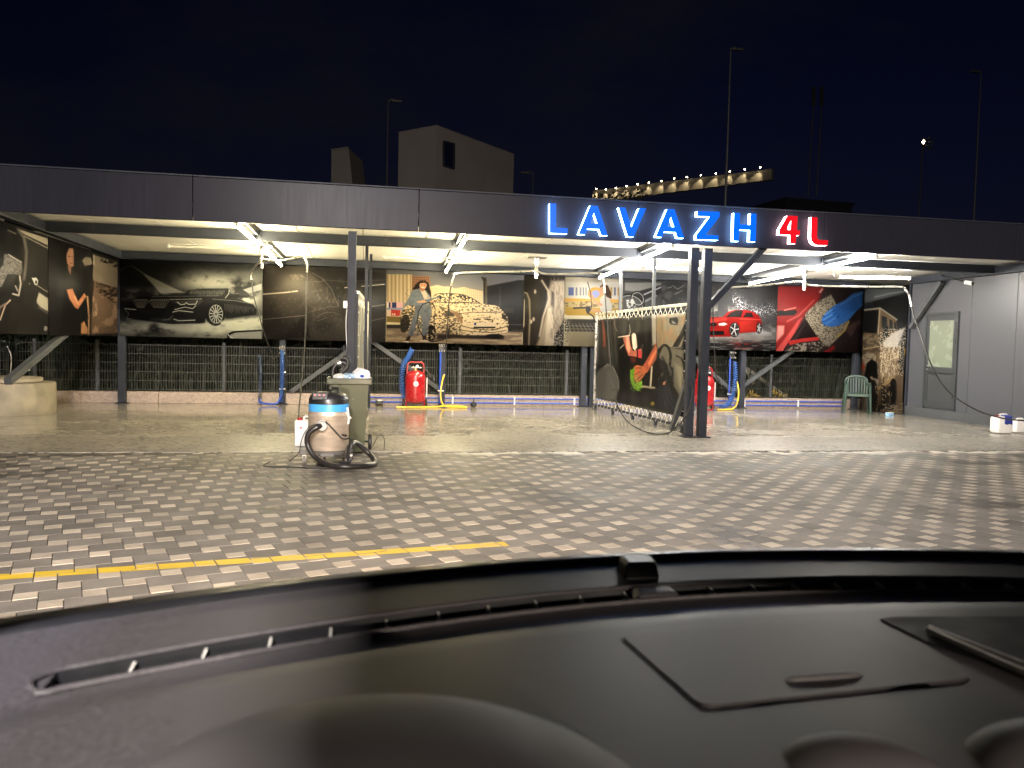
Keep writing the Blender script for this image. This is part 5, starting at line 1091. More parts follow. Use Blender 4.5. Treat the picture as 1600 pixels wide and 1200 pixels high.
# --- hose posts: blue pipe up a back post, valve block, coil hoses
def coil(path, r, w, turns):
    pts = smooth_path(path, 12); out = []; n = turns*9
    for k in range(n+1):
        f = k/n*(len(pts)-1); i = min(int(f), len(pts)-2); c = pts[i].lerp(pts[i+1], f-i); tg = (pts[i+1]-pts[i]).normalized()
        a = tg.orthogonal().normalized(); b = tg.cross(a); an = 2*math.pi*k/9
        out.append(c+(a*math.cos(an)+b*math.sin(an))*r)
    return MB().tube(out, w, 5)
COIL = mat('coil_hose_blue', (0.03, 0.10, 0.34), 0.35, 0, 0.15, 20); COILD = mat('coil_hose_dark', (0.035, 0.055, 0.10), 0.4, 0, 0.15, 20)
def supply(pu, top_v, label):
    b = atY(pu, 600, 16.82); x = b.x; zt = atY(pu, top_v, 16.82).z
    t = thing('supply_pipe', label, 'supply pipe', (x, 16.82, 0), 'blue supply pipes on the back posts')
    part('riser', MB().tube([(x-0.02,16.85,0.06),(x-0.02,16.85,zt-0.1)], 0.02, 8), BLUEP, t, True)
    vb = part('valve_block', MB().box((x,16.83,zt-0.06),(0.13,0.08,0.13),b=0.01), BLACKP, t)
    for dx in (-0.05, 0.0, 0.05):
        for dz in (0.02, -0.14): part('coupling', MB().tube([(x+dx,16.78,zt-0.03+dz*0.7),(x+dx,16.73,zt-0.05+dz*0.7)], 0.014, 7), GALV, vb, True)
    part('clip', MB().box((x,16.84,0.33),(0.12,0.05,0.025),b=0.003), WHITEP, t)
    part('tap', MB().tube([(x+0.06,16.80,0.66),(x+0.06,16.72,0.68)], 0.016, 7), GALV, t, True)
    return x, zt
x1, z1 = supply(441, 541, 'blue supply pipe with taps on the back post left of the olive bin')
x2, z2 = supply(689, 538, 'blue supply pipe with black valve block beside the visible red tank')
x3, z3 = supply(1142, 549, 'blue supply pipe on the back post right of the double front post')
def hose_thing(name, mb, M, label, cat, group=None): return solo(name, mb, M, label, cat, group, smooth=True)
G_C = 'coiled air hoses at the back'
hose_thing('coil_hose', coil([(x1+0.0,16.72,1.12),(x1+0.01,16.70,0.7),(x1-0.01,16.70,0.2)], 0.035, 0.009, 26), COIL, 'bright blue coil hose hanging on the post left of the bin', 'coil hose', G_C)
cu = atY(406, 560, 16.7).x
hose_thing('coil_hose', coil([(cu,16.7,1.02),(cu+0.01,16.70,0.62),(cu,16.70,0.14)], 0.035, 0.008, 24), COILD, 'dull dark blue coil hose hanging in front of the fence at far left', 'coil hose', G_C)
hose_thing('hose_loop', MB().tube(smooth_path([(cu,16.70,0.14),(cu+0.02,16.66,0.06),(cu+0.2,16.62,0.035),(x1-0.08,16.66,0.05),(x1-0.01,16.70,0.2)], 6), 0.022, 8), BLUEP, 'short thick blue hose lying between the two left coil hoses', 'hose')
cu = atY(630, 560, 16.6).x; ct = atY(644, 545, 16.7)
hose_thing('coil_hose', coil([(ct.x,16.7,ct.z),(ct.x-0.08,16.68,ct.z-0.18),(cu,16.62,0.85),(cu-0.02,16.6,0.5),(cu+0.01,16.6,0.22)], 0.05, 0.010, 30), COIL, 'thick blue coil hose leaning behind the visible red tank', 'coil hose', G_C)
hose_thing('coil_hose', coil([(x3+0.02,16.70,1.08),(x3+0.03,16.68,0.7),(x3-0.02,16.66,0.32),(x3-0.16,16.6,0.12),(x3-0.38,16.5,0.05)], 0.045, 0.010, 30), COIL, 'blue coil hose sagging to the floor beside the hidden red tank', 'coil hose', G_C)
hose_thing('garden_hose', MB().tube(smooth_path([(x2+0.05,16.72,0.66),(x2+0.0,16.62,0.50),(x2-0.03,16.55,0.22),(x2+0.05,16.45,0.04),(x2+0.35,16.40,0.02),(x2+0.50,16.42,0.02),(x2+0.2,16.5,0.045),(x2-0.15,16.42,0.02),(x2-0.6,16.3,0.02),(x2-0.95,16.28,0.02)], 8), 0.017, 8), YELLOWP, 'yellow hose dropping from the tap and lying beside the visible red tank', 'hose')
hose_thing('garden_hose', MB().tube(smooth_path([(x3+0.09,16.70,0.62),(x3+0.10,16.62,0.40),(x3+0.03,16.55,0.14),(x3-0.12,16.45,0.03),(x3-0.30,16.35,0.02),(x3-0.55,16.30,0.02)], 8), 0.017, 8), YELLOWP, 'yellow hose curving down to the hidden red tank at the right', 'hose')
for z in (0.07, 0.165): hose_thing('wall_pipe', MB().tube([(cu-1.2,16.99,z),(11.2,16.99,z)], 0.016, 8), BLUEP, ('lower' if z < .1 else 'upper')+' of two long blue pipes running along the kerb wall', 'pipe', 'blue pipes on the kerb wall')
cl = MB()
for x in np.arange(1.9, 11.2, 1.35): cl.box((x, 16.985, 0.12), (0.03, 0.05, 0.16), b=0.004)
solo('pipe_clip', cl, WHITEP, 'row of small white clips holding the blue kerb pipes', 'pipe clips')
ball = atY(740, 631, 16.6)
br = thing('floor_brush', 'round black brush head lying against the kerb right of the yellow hose', 'brush', (ball.x, 16.6, 0))
part('bristles', MB().lathe([(0.0,0.0),(0.05,0.01),(0.068,0.05),(0.06,0.09),(0.03,0.11)], (ball.x,16.6,0), 18), RUBBER, br, True)
part('stub', MB().tube([(ball.x,16.6,0.10),(ball.x,16.62,0.17)], 0.014), BLACKP, br, True)
sh = atY(593, 629, 16.7)
so = thing('drain_valve', 'small black valve box at the foot of the kerb behind the bin', 'valve box', (sh.x, 16.85, 0))
part('body', MB().box((sh.x,16.88,0.07),(0.15,0.12,0.08),b=0.015), BLACKP, so); part('lid', MB().box((sh.x+0.01,16.84,0.115),(0.09,0.06,0.02),b=0.004), GALV, so)

# --- switch box on the front post
bx = atY(541, 476, 11.30)
sb = thing('switch_box', 'white switch box on the left side of the single front post', 'switch box', bx)
part('casing', MB().box(bx+Vector((-0.005,0,0)), (0.07, 0.06, 0.10), b=0.008), WHITEP, sb); part('cable', MB().tube(smooth_path([bx+Vector((0.01,0,-0.05)), bx+Vector((0.0,0,-0.3)), bx+Vector((0.02,0,-0.7)), bx+Vector((0.015,0,-1.1))], 5), 0.006, 6), WHITEP, sb, True)
part('rocker', MB().box(bx+Vector((-0.005,-0.032,0)), (0.03, 0.006, 0.05), b=0.002), GALV, sb)

# --- green plastic chair
GREEN = mat('green_plastic', (0.026, 0.052, 0.040), 0.38, 0, 0.08, 8)
chx, chy = 10.78, 15.9
ch = thing('plastic_chair', 'dark green moulded plastic armchair beside the tall off-roader poster', 'chair', (chx, chy, 0))
th = R(-28); cs, sn = math.cos(th), math.sin(th)
def W(x, y, z): return Vector((chx+x*cs-y*sn, chy+x*sn+y*cs, z))
RZ = Matrix.Rotation(th, 4, 'Z')
part('seat', MB().box(W(0,0,0.42), (0.44,0.42,0.028), M=RZ, b=0.012).box(W(0,-0.205,0.40), (0.44,0.02,0.05), M=RZ, b=0.006), GREEN, ch)
bk = MB()
for k in range(7):
    x = -0.165+k*0.055; bk.tube(smooth_path([W(x,0.20,0.44),W(x*1.03,0.235,0.62),W(x*1.0,0.265,0.79-abs(x)*0.25)], 4), 0.017, 6)
bk.tube(smooth_path([W(-0.22,0.20,0.42),W(-0.225,0.235,0.62),W(-0.19,0.265,0.765),W(0,0.275,0.815),W(0.19,0.265,0.765),W(0.225,0.235,0.62),W(0.22,0.20,0.42)], 6), 0.026, 8)
part('backrest', bk, GREEN, ch, True)
for sx in (-1, 1):
    for sy, zt in ((-1, 0.62), (1, 0.43)):
        part('leg', MB().tube([W(sx*0.27,sy*0.25,0.0), W(sx*0.235,sy*0.20,zt)], 0.026, 7, rad=[0.019,0.03]), GREEN, ch, True)
    part('armrest', MB().tube(smooth_path([W(sx*0.235,-0.22,0.60),W(sx*0.245,-0.10,0.645),W(sx*0.24,0.10,0.65),W(sx*0.22,0.23,0.66)], 5), 0.026, 8), GREEN, ch, True)

# --- jerrycans at the right
def jerry(px, y, w, h, label):
    x = atY(px, 660, y).x; t = thing('jerrycan', label, 'jerrycan', (x, y, 0), 'white jerrycans by the grey wall')
    part('body', MB().box((x,y,h*0.46),(w,w*0.75,h*0.92),b=w*0.16), WHITEP, t, True)
    part('grip', MB().tube(smooth_path([(x-w*0.15,y,h*0.88),(x-w*0.12,y,h),(x+w*0.28,y,h),(x+w*0.32,y,h*0.88)], 4), 0.02, 8), WHITEP, t, True)
    part('cap', MB().lathe([(0.03,h*0.88),(0.03,h*0.98),(0.0,h*0.985)], (x-w*0.28,y,0), 14), REDP, t, True); return x, t
jx, _ = jerry(1565, 11.9, 0.30, 0.325, 'white jerrycan with a blue cloth draped over its top')
jx2, _ = jerry(1592, 12.05, 0.24, 0.24, 'smaller white jerrycan at the right edge, behind the one with the cloth')
cv = MB(); n = 10
for i in range(n+1):
    for j in range(9):
        s = i/n; q = j/8-0.5; y = 11.9-0.155+0.31*0; 
        if s < 0.5: P = (jx+0.02+q*0.14+0.004*math.sin(9*s), 11.9-0.128-0.008*math.sin(q*14)-0.004*i/n, 0.17+s*0.25+0.01*math.sin(q*9))
        else: P = (jx+0.02+q*0.14, 11.9-0.13+(s-0.5)*0.34, 0.302+0.02*math.sin((s-.5)*6)+0.006*math.sin(q*14))
        cv.v.append(P)
for i in range(n):
    for j in range(8): cv.f.append((i*9+j, i*9+j+1, (i+1)*9+j+1, (i+1)*9+j))
o = solo('cloth', cv, mat('blue_cloth', (0.02,0.035,0.22), 0.9, 0, 0.2, 30, 0.4, 200), 'dark blue cloth hanging over the larger jerrycan', 'cloth', smooth=True)
sd_ = o.modifiers.new('thickness', 'SOLIDIFY'); sd_.thickness = 0.006
bb = atZ(1390, 649)
bx_ = thing('sponge', 'small pale blue sponge on the floor under the off-roader poster', 'sponge', (bb.x, bb.y, 0))
part('foam', MB().box((bb.x,bb.y,0.025),(0.17,0.10,0.05),rz=0.3,b=0.012), mat('blue_sponge', (0.25,0.48,0.75), 0.9, 0, 0.2, 40, 0.6, 90), bx_, True); part('scrubber', MB().box((bb.x,bb.y,0.058),(0.165,0.095,0.014),rz=0.3,b=0.004), WHITEP, bx_)

# --- concrete well ring at the left
RX, RY = -6.02, 14.75
ring = thing('concrete_well', 'round concrete well ring with a flat cover slab at the left end', 'well ring', (RX, RY, 0))
part('ring', MB().lathe([(0.70,0.0),(0.82,0.0),(0.83,0.02),(0.83,0.50),(0.81,0.52),(0.70,0.52)], (RX,RY,0), 44), CONC, ring, True)
part('cover_slab', MB().lathe([(0.0,0.525),(0.72,0.525),(0.74,0.535),(0.74,0.585),(0.72,0.60),(0.0,0.60)], (RX-0.09,RY-0.05,0), 44), CONC, ring, True)
part('lifting_eye', MB().tube(smooth_path([(RX-0.3,RY-0.2,0.60),(RX-0.3,RY-0.2,0.72),(RX-0.2,RY-0.2,0.72),(RX-0.2,RY-0.2,0.60)], 4), 0.012), STEEL, ring, True)
lb = atY(41, 574, 15.0)
lt = thing('outlet_box', 'small cream outlet box under the brace above the concrete well', 'outlet box', lb)
part('casing', MB().box(lb, (0.10,0.08,0.12), b=0.01), WHITEP, lt); part('socket', MB().box(lb+Vector((0.01,-0.045,-0.03)), (0.05,0.02,0.03)), BLACKP, lt)
hose_thing('cable', MB().tube(smooth_path([atY(11,541,14.9),atY(17,555,14.9),atY(17,575,14.9),atY(14,596,14.9)], 6), 0.008, 6), GALV, 'thin grey cable looping down to the concrete well', 'cable')

# --- scrap behind the fence at the right
WOOD = mat('weathered_plank', (0.20,0.18,0.15), 0.75, 0, 0.25, 6, stretch=(1,1,6))
for k, (a, b, s) in enumerate((((1167,576),(1230,622),'long grey plank leaning behind the fence right of the blue coil'), ((1152,610),(1172,622),'short grey plank lying behind the fence near the brace'), ((1164,574),(1178,600),'dark plank standing behind the fence beside the long one'))):
    solo('plank', MB().beam(atY(*a, 17.6), atY(*b, 17.6), 0.08, 0.03, up=(0,1,0)), WOOD, s, 'plank')
for u, v, s in ((1175,617,'yellow flower clump behind the fence left of its post'), (1212,616,'yellow flower clump behind the fence right of its post')):
    mb = MB(); c = atY(u, v, 17.5)
    for k in range(60):
        q = c+Vector((rng.normal(0,.09), rng.normal(0,.04), rng.normal(0,.05))); n_ = Vector(rng.normal(0,1,3).tolist()).normalized(); a = n_.orthogonal()*0.022; b = n_.cross(a)
        mb.add([q-a,q+b,q+a,q-b], [(0,1,2,3)])
    solo('flower_clump', mb, mat('yellow_petal', (0.45,0.30,0.04), 0.7), s, 'plant', kind='stuff')

# ================================================================== BACKGROUND
STUCCO = mat('beige_render', (0.20,0.185,0.17), 0.85, 0, 0.10, 0.6, 0.2, 8)
def at_d(u, v, d): r_ = ray(u, v); return Vector((r_*(d/(r_@CF))+np.array([0,0,H])).tolist())
A = at_d(682, 198, 40); Bl = at_d(623, 210, 41.5); Cr = at_d(803, 243, 45.7)
zt = A.z; A.z = Bl.z = Cr.z = 0; Dd = Bl+(Cr-A)
hb = thing('flat_roof_building', 'tall plain beige building with one dark window behind the canopy', 'building', (A+Cr)/2)
part('wall', MB().prism([A, Cr, Dd, Bl], (0,0,zt)), STUCCO, hb)
part('parapet', MB().prism([A+Vector((0,0,zt+.01)), Cr+Vector((0,0,zt+.01)), Dd+Vector((0,0,zt+.01)), Bl+Vector((0,0,zt+.01))], (0,0,0.08)), STUCCO, hb)
ax_ = (Cr-A).normalized(); nn = ax_.cross(Vector((0,0,1)))
def onface(u, v):
    r_ = Vector(ray(u, v).tolist()); t = (A-Vector((0,0,H))).dot(nn)/r_.dot(nn); return Vector((0,0,H))+r_*t
w = [onface(*q)+nn*0.02 for q in ((692,221),(708.5,225),(708,264),(692,259))]
wi = part('window', MB().prism([w[0]-nn*0.1, w[1]-nn*0.1, w[2]-nn*0.1, w[3]-nn*0.1], nn*0.11), mat('dark_glass', (0.008,0.01,0.03), 0.12), hb)
fr = MB()
for i in range(4): fr.beam(w[i]+nn*0.03, w[(i+1) % 4]+nn*0.03, 0.08, 0.08)
part('window_frame', fr, STEEL, wi)
q = [at_d(*a, 52) for a in ((518,236),(545,232),(563,300),(518,300))]
for z in (2, 3): q[z].z = 0; 
q[2].x = q[1].x+1.6
s2 = thing('stair_tower', 'small beige wedge shaped tower left of the tall plain building', 'building', (q[0].x, q[0].y, 0))
part('wall', MB().prism(q, (0.9, 3.5, 0)), STUCCO, s2); part('coping', MB().beam(q[0]+Vector((0,0.1,0.05)), q[1]+Vector((0,0.1,0.05)), 0.35, 0.1), STUCCO, s2)
POLE = mat('pole_metal', (0.05,0.05,0.055), 0.5, 0.3)
def lamp_pole(u, vt, d, label, arm=1.2):
    t_ = at_d(u, vt, d); t = thing('lamp_post', label, 'lamp post', (t_.x, t_.y, 0), 'lamp posts in the dark beyond the canopy')
    part('pole', MB().tube([(t_.x,t_.y,0),(t_.x,t_.y,t_.z*0.6),(t_.x,t_.y,t_.z)], 0.1, 8, rad=[0.07,0.055,0.03]), POLE, t, True)
    part('arm', MB().tube([(t_.x,t_.y,t_.z-0.05),(t_.x+arm*0.5,t_.y,t_.z+0.05),(t_.x+arm,t_.y,t_.z)], 0.035), POLE, t, True)
    part('lantern', MB().box((t_.x+arm,t_.y,t_.z-0.03),(0.5,0.2,0.1),b=0.03), POLE, t); return t
lamp_pole(606.5, 156, 38, 'tall unlit lamp post between the two beige buildings', 0.4)
lamp_pole(833, 270, 46, 'short unlit lamp post right of the tall plain building', -0.5)
lamp_pole(1142, 75, 34, 'very tall thin unlit post above the sign word', 0.3)
lamp_pole(1533, 112, 42, 'tall unlit lamp post at the far right over the dark hill', -0.4)
# hill and the lit retaining wall
hill = MB(); nx, ny = 40, 14
for i in range(nx+1):
    for j in range(ny+1):
        x = -20+i*6.0; y = 42+j*9.0; h = 11.6*float(sst(np.array(y+0.1*x), 44, 84))*(0.55+0.45*float(sst(np.array(x), -5, 60)))+0.7*math.sin(x*.31+y*.2)+(y > 85)*min(14, (y-85)*0.25)*float(sst(np.array(x), 5, 50))
        hill.v.append((x, y, max(h, -0.1) if y > 46 else -0.3))
for i in range(nx):
    for j in range(ny): a = i*(ny+1)+j; hill.f.append((a, a+ny+1, a+ny+2, a+1))
setp(make('hillside', hill, mat('hill_scrub', (0.022,0.024,0.016), 0.95, 0, 0.4, 0.5, 0.5, 4), (60,80,0), True), kind='structure')
D1, D2 = 62.0, 54.0
T1, T2 = at_d(926, 300, D1), at_d(1206, 266, D2); Lw = T2-T1; Lw.z = 0; T2b = Vector((T2.x, T2.y, T2.z))
rw = thing('retaining_wall', 'long pale retaining wall on the hill washed by a row of warm lamps', 'wall', (T1+T2)/2)
mb = MB(); nr_ = Vector((-Lw.y, Lw.x, 0)).normalized()
if nr_.y < 0: nr_ = -nr_
mb.add([T1+Vector((0,0,0.1)), T2b+Vector((0,0,0.1)), T2b+Vector((0,0,-0.62)), T1+Vector((0,0,-0.80))]+[p_+nr_*0.4 for p_ in (T1+Vector((0,0,0.1)), T2b+Vector((0,0,0.1)), T2b+Vector((0,0,-0.62)), T1+Vector((0,0,-0.80)))], [(0,1,2,3),(7,6,5,4),(0,4,5,1),(1,5,6,2),(2,6,7,3),(3,7,4,0)])
part('wall_face', mb, mat('pale_wall', (0.10,0.093,0.08), 0.85, 0, 0.15, 0.8, 0.3, 6), rw)
ORD = 'first second third fourth fifth sixth seventh eighth ninth tenth eleventh twelfth thirteenth fourteenth'.split()
LAMPG = glow('wall_lamp_glow', (1.0,0.78,0.45), 60.0)
lx = [318,375,434,493,555,617,683,750,817,888,962,1030,1100,1172]; ly = [857,860,853,843,834,826,817,806,797,787,779,767,757,747]
for k, (a, b) in enumerate(zip(lx, ly)):
    f = (840+a/3.333-926)/(1206-926); P = T1.lerp(T2b, f)-nr_*0.28; P.z = at_d(840+a/3.333, 40+b/3.333, D1+(D2-D1)*f).z+0.05
    t = thing('wall_lamp', 'small warm lamp on the hill wall, %s from the left of the row' % ORD[k], 'wall lamp', P, 'warm lamps along the retaining wall')
    part('bulb', MB().lathe([(0.0,-0.05),(0.05,0.0),(0.0,0.05)], P, 10), LAMPG, t, True); part('bracket', MB().beam(P+Vector((0,0,0.08)), P+nr_*0.30+Vector((0,0,0.08)), 0.05, 0.05), POLE, t)
    ld_ = bpy.data.lights.new('wall_lamp_light', 'SPOT'); ld_.energy = 170 if k else 260; ld_.color = (1.0,0.78,0.45); ld_.spot_size = R(60); ld_.spot_blend = 0.6; ld_.shadow_soft_size = 0.05
    lo = bpy.data.objects.new('wall_lamp_light', ld_); COL.objects.link(lo); lo.parent = t; lo.location = (0,-0.05,-0.02); lo.rotation_euler = (R(34),0,0)
    if k < 5:
        mb = MB(); c = at_d(840+a/3.333+rng.uniform(-6,6), 40+b/3.333+rng.uniform(12,16), D1+(D2-D1)*f-1.5)
        for q_ in range(40):
            s_ = c+Vector((rng.normal(0,.5), rng.normal(0,.2), rng.normal(-0.1,.28))); n_ = Vector(rng.normal(0,1,3).tolist()).normalized(); aa = n_.orthogonal()*0.10; b2 = n_.cross(aa)*0.6; mb.add([s_-aa,s_+b2,s_+aa,s_-b2], [(0,1,2,3)])
        solo('bush', mb, mat('dark_bush', (0.02,0.025,0.012), 0.8), 'small dark bush under the %s lamp from the left on the hill wall' % ORD[k], 'bush', 'bushes in front of the lit hill wall')
P = at_d(1443, 222, 60)
gl_ = thing('garden_lamp', 'single warm lamp glowing through leaves at the upper right', 'lamp', P)
part('bulb', MB().lathe([(0.0,-0.16),(0.14,0.0),(0.0,0.2)], P, 10), glow('garden_glow', (1.0,0.80,0.50), 10), gl_, True); part('post', MB().tube([P+Vector((0,0.1,-0.2)), P+Vector((0,0.1,-8))], 0.05), POLE, gl_)
mb = MB()
for k in range(120):
    s_ = P+Vector((rng.normal(0,.28), rng.normal(-0.5,.2), rng.normal(-0.28,.30))); n_ = Vector(rng.normal(0,1,3).tolist()).normalized(); aa = n_.orthogonal()*0.06; b2 = n_.cross(aa)*0.6; mb.add([s_-aa,s_+b2,s_+aa,s_-b2], [(0,1,2,3)])
solo('foliage', mb, mat('lamp_foliage', (0.05,0.055,0.03), 0.8), 'leaves hanging in front of the single warm lamp at upper right', 'foliage')
q0, q1 = at_d(1212, 320, 75), at_d(1342, 318, 72)
db = thing('hill_house', 'dark flat roofed house barely visible on the hill at the right', 'house', (q0+q1)/2)
part('wall', MB().box(((q0.x+q1.x)/2, (q0.y+q1.y)/2+3, 8), ((q1-q0).length, 6, q0.z*2-16+0.0), rz=0.1), mat('dark_house_wall', (0.012,0.014,0.022), 0.9), db)
part('roof', MB().box(((q0.x+q1.x)/2, (q0.y+q1.y)/2+3, q0.z+0.12), ((q1-q0).length+0.3, 6.3, 0.24), rz=0.1), bpy.data.materials['dark_house_wall'], db)
for u, s in ((1271,'left of two pale antenna panels above the dark hill house'), (1284,'right of two pale antenna panels above the dark hill house')):
    a = at_d(u, 136, 70); b = at_d(u, 165, 70)
    t = thing('antenna_panel', s, 'antenna', b, 'antenna panels on the hill house'); part('panel', MB().beam(a, b, 0.36, 0.15, up=(0,1,0), bev=0.03), POLE, t); part('mast', MB().tube([b, (b.x, b.y+0.3, q0.z)], 0.06), POLE, t)

# ================================================================== CAR (the camera sits behind its windscreen)
car = thing('car', 'dark car interior seen from behind the wheel, long dashboard with defroster slot', 'car', (0.42, 0.5, 0.6))
DASH = mat('dashboard_grain', (0.050,0.046,0.051), 0.50, 0, 0.22, 240, 0.06, 520, rvar=0.04, spec=0.40)
DASH2 = mat('dash_black_trim', (0.012,0.012,0.014), 0.35, 0, 0.1, 20)
CXm = 0.42
def row(y0, k): return lambda x: y0-k*(x-CXm)**2
rows = [(row(-0.02,0.2), 1.09), (row(0.20,0.34), 1.1148), (row(0.42,0.34), 1.1049), (row(0.640,0.34), 1.095), (row(0.668,0.34), 1.0925), (row(0.682,0.34), 1.087), (row(0.722,0.37), 1.088),
        (row(0.758,0.38), 1.089), (row(0.80,0.36), 1.089), (row(0.852,0.33), 1.090), (row(0.856,0.33), 1.094), (row(0.885,0.29), 1.090), (row(0.90,0.28), 1.06), (row(0.91,0.28), 0.95)]
xs = [-0.62+0.02*i for i in range(106)]; xs = sorted(xs+[-0.212, 1.02]); 
def dash_grid(r0, r1, hole=None):
    mb = MB(); n = len(xs)
    for j in range(r0, r1+1):
        f, z = rows[j]
        for x in xs: mb.v.append((x, f(x), z-0.012*max(0, abs(x-CXm)-0.55)))
    for j in range(r1-r0):
        for i in range(n-1):
            if hole and j+r0 == hole[0] and hole[1] <= xs[i] < hole[2]-1e-6: continue
            mb.f.append((j*n+i, j*n+i+1, (j+1)*n+i+1, (j+1)*n+i))
    return mb
da = part('dashboard', dash_grid(0, 9, (6, -0.212, 1.02)), DASH, car, True, 60)
part('windscreen_seal', dash_grid(9, 13), DASH2, car, True, 60)
# defroster trough, rim and ribs
fa, fb = rows[6][0], rows[7][0]; tm = MB(); seg = [x for x in xs if -0.2121 <= x <= 1.0201]; n = len(seg)
for f, z in ((lambda x: fa(x), 1.0885), (lambda x: fa(x)+0.004, 1.055), (lambda x: fb(x)-0.004, 1.055), (lambda x: fb(x), 1.0895)):
    for x in seg: tm.v.append((x, f(x), z))
for j in range(3):
    for i in range(n-1): tm.f.append((j*n+i, j*n+i+1, (j+1)*n+i+1, (j+1)*n+i))
tm.f += [(0, n, 2*n, 3*n), (n-1, 2*n-1, 3*n-1, 4*n-1)]
vent = part('defroster_slot', tm, DASH2, car)
rp = [(x, fb(x)+0.003, 1.0898) for x in seg[::-1]]+[(seg[0]-0.012, (fa(seg[0])+fb(seg[0]))/2, 1.0905)]+[(x, fa(x)-0.003, 1.0895) for x in seg]
part('slot_rim', MB().tube(smooth_path(rp, 2), 0.0024, 8), DASH, vent, True)
for k in range(26):
    x = -0.165+k*0.047; part('rib', MB().beam((x, fa(x)+0.001, 1.080), (x, fb(x)-0.002, 1.084), 0.0020, 0.006), mat('rib_grey', (0.45,0.44,0.42), 0.4) if k == 0 else bpy.data.materials['rib_grey'], vent)
# sensor housing on the seal, small block on the slot
def dz_(u, v, z=1.09): return atZ(u, v, z)
def dzt(u, v, off=0.0):
    z = 1.09
    for _ in range(12): q = atZ(u, v, z); z = 1.095+off+0.045*(0.640-0.34*(q.x-CXm)**2-q.y)
    return Vector((q.x, q.y, z))
def dome_block(us, z, h, name, M, parent):
    b = [dz_(u, v, z) for u, v in us]; mb = MB(); c = sum(b, Vector())/4
    top = [c+(q-c)*0.82+Vector((0,0,h)) for q in b]
    o = part(name, MB().add([tuple(q) for q in b+top], [(0,1,5,4),(1,2,6,5),(2,3,7,6),(3,0,4,7),(4,5,6,7)]), M, parent)
    m_ = o.modifiers.new('round', 'BEVEL'); m_.width = 0.004; m_.segments = 3; return o
dome_block([(975,907),(1032,905),(1020,888),(962,890)], 1.088, 0.017, 'light_sensor', DASH2, car)
dome_block([(992,940),(1066,936),(1050,922),(985,924)], 1.088, 0.006, 'slot_block', DASH, car)
CLOTH = mat('cowl_soft_touch', (0.085,0.080,0.086), 0.6, 0, 0.08, 10, 0.05, 500)
# lid with handle
def slab(name, pts, h, M, parent, rc=0.012, b=0.0012):
    out = []
    for i in range(len(pts)):
        p_, c, n_ = pts[i-1], pts[i], pts[(i+1) % len(pts)]; a = c+(p_-c).normalized()*rc; e = c+(n_-c).normalized()*rc
        for t in (0, .25, .5, .75, 1): out.append(a.lerp(c, t).lerp(c.lerp(e, t), t))
    o = part(name, MB().prism([q-Vector((0,0,h)) for q in out], (0,0,h)), M, parent); m_ = o.modifiers.new('round', 'BEVEL'); m_.width = b; m_.segments = 2; m_.limit_method = 'ANGLE'; return o
L0 = [dzt(u, v, 0.0016) for u, v in ((967,992),(1310,966),(1522,1060),(1095,1104))]; cc = sum(L0, Vector())/4
slab('lid_gap_shade', [cc+(q-cc)*1.022-Vector((0,0,0.0010)) for q in L0], 0.02, DASH2, car, 0.014)  # black plate gives the shaded gap round the lid
lid = slab('lid', L0, 0.018, DASH, car, 0.013)
hc = dzt(1288, 1058, 0.002); hd_ = (dzt(1345, 1054, 0.002)-dzt(1232, 1062, 0.002)).normalized()
part('lid_handle', MB().tube([hc+hd_*t*0.026+Vector((0,0,-0.0005)) for t in (-1.15,-1,-0.6,0,0.6,1,1.15)], 0.005, 12, rad=[0.0006,0.0022,0.0030,0.0032,0.0030,0.0022,0.0006]), CLOTH, lid, True)
# flat black slab as the shaded screen cavity, with a bright ledge
cav = [dzt(u, v, 0.0012) for u, v in ((1372,966),(1400,963),(1700,962),(1760,1010),(1640,1085),(1590,1050),(1450,1003))]
slab('cavity_shade', cav, 0.03, mat('cavity_shade_black', (0.003,0.003,0.004), 0.6, 0, 0.1, 20, spec=0.2), car, 0.006)
CHR = mat('satin_chrome', (0.62,0.60,0.57), 0.38, 0.3)
a, b = dzt(1450, 984, 0.004), dzt(1600, 1050, 0.004); part('screen_ledge', MB().beam(a, b+(b-a)*0.3, 0.0030, 0.004), CHR, car)
a, b = dzt(1452, 980, 0.004), dzt(1600, 1038, 0.004); part('screen_ledge', MB().beam(a, b+(b-a)*0.3, 0.002, 0.003), CHR, car)
# instrument hood at the lower left and two cowls at the lower right (close, out of focus)
def blob(name, c, r, M, rz=0.0):
    bm = bmesh.new(); bmesh.ops.create_uvsphere(bm, u_segments=32, v_segments=16, radius=1.0)
    for v in bm.verts:
        q = Vector((v.co.x*r[0], v.co.y*r[1], v.co.z*r[2])); q.rotate(Matrix.Rotation(rz, 3, 'Z')); v.co = q+Vector(c)
    bm.verts.index_update(); mb = MB(); mb.v = [v.co.copy() for v in bm.verts]; mb.f = [tuple(v.index for v in f.verts) for f in bm.faces]; bm.free()
    return part(name, mb, M, car, True)
c = dzt(590, 1195); blob('instrument_hood', (c.x, c.y-0.045, c.z-0.047), (0.165, 0.120, 0.092), mat('hood_soft_touch', (0.055,0.052,0.056), 0.6, 0, 0.08, 10, 0.05, 500), -0.1)
c = dzt(1275, 1178); blob('dash_cowl', (c.x+0.02, c.y-0.014, c.z-0.016), (0.050, 0.034, 0.030), CLOTH, -0.35)
c = dzt(1570, 1170); blob('dash_cowl', (c.x+0.02, c.y-0.020, c.z-0.016), (0.055, 0.045, 0.036), CLOTH, -0.35)
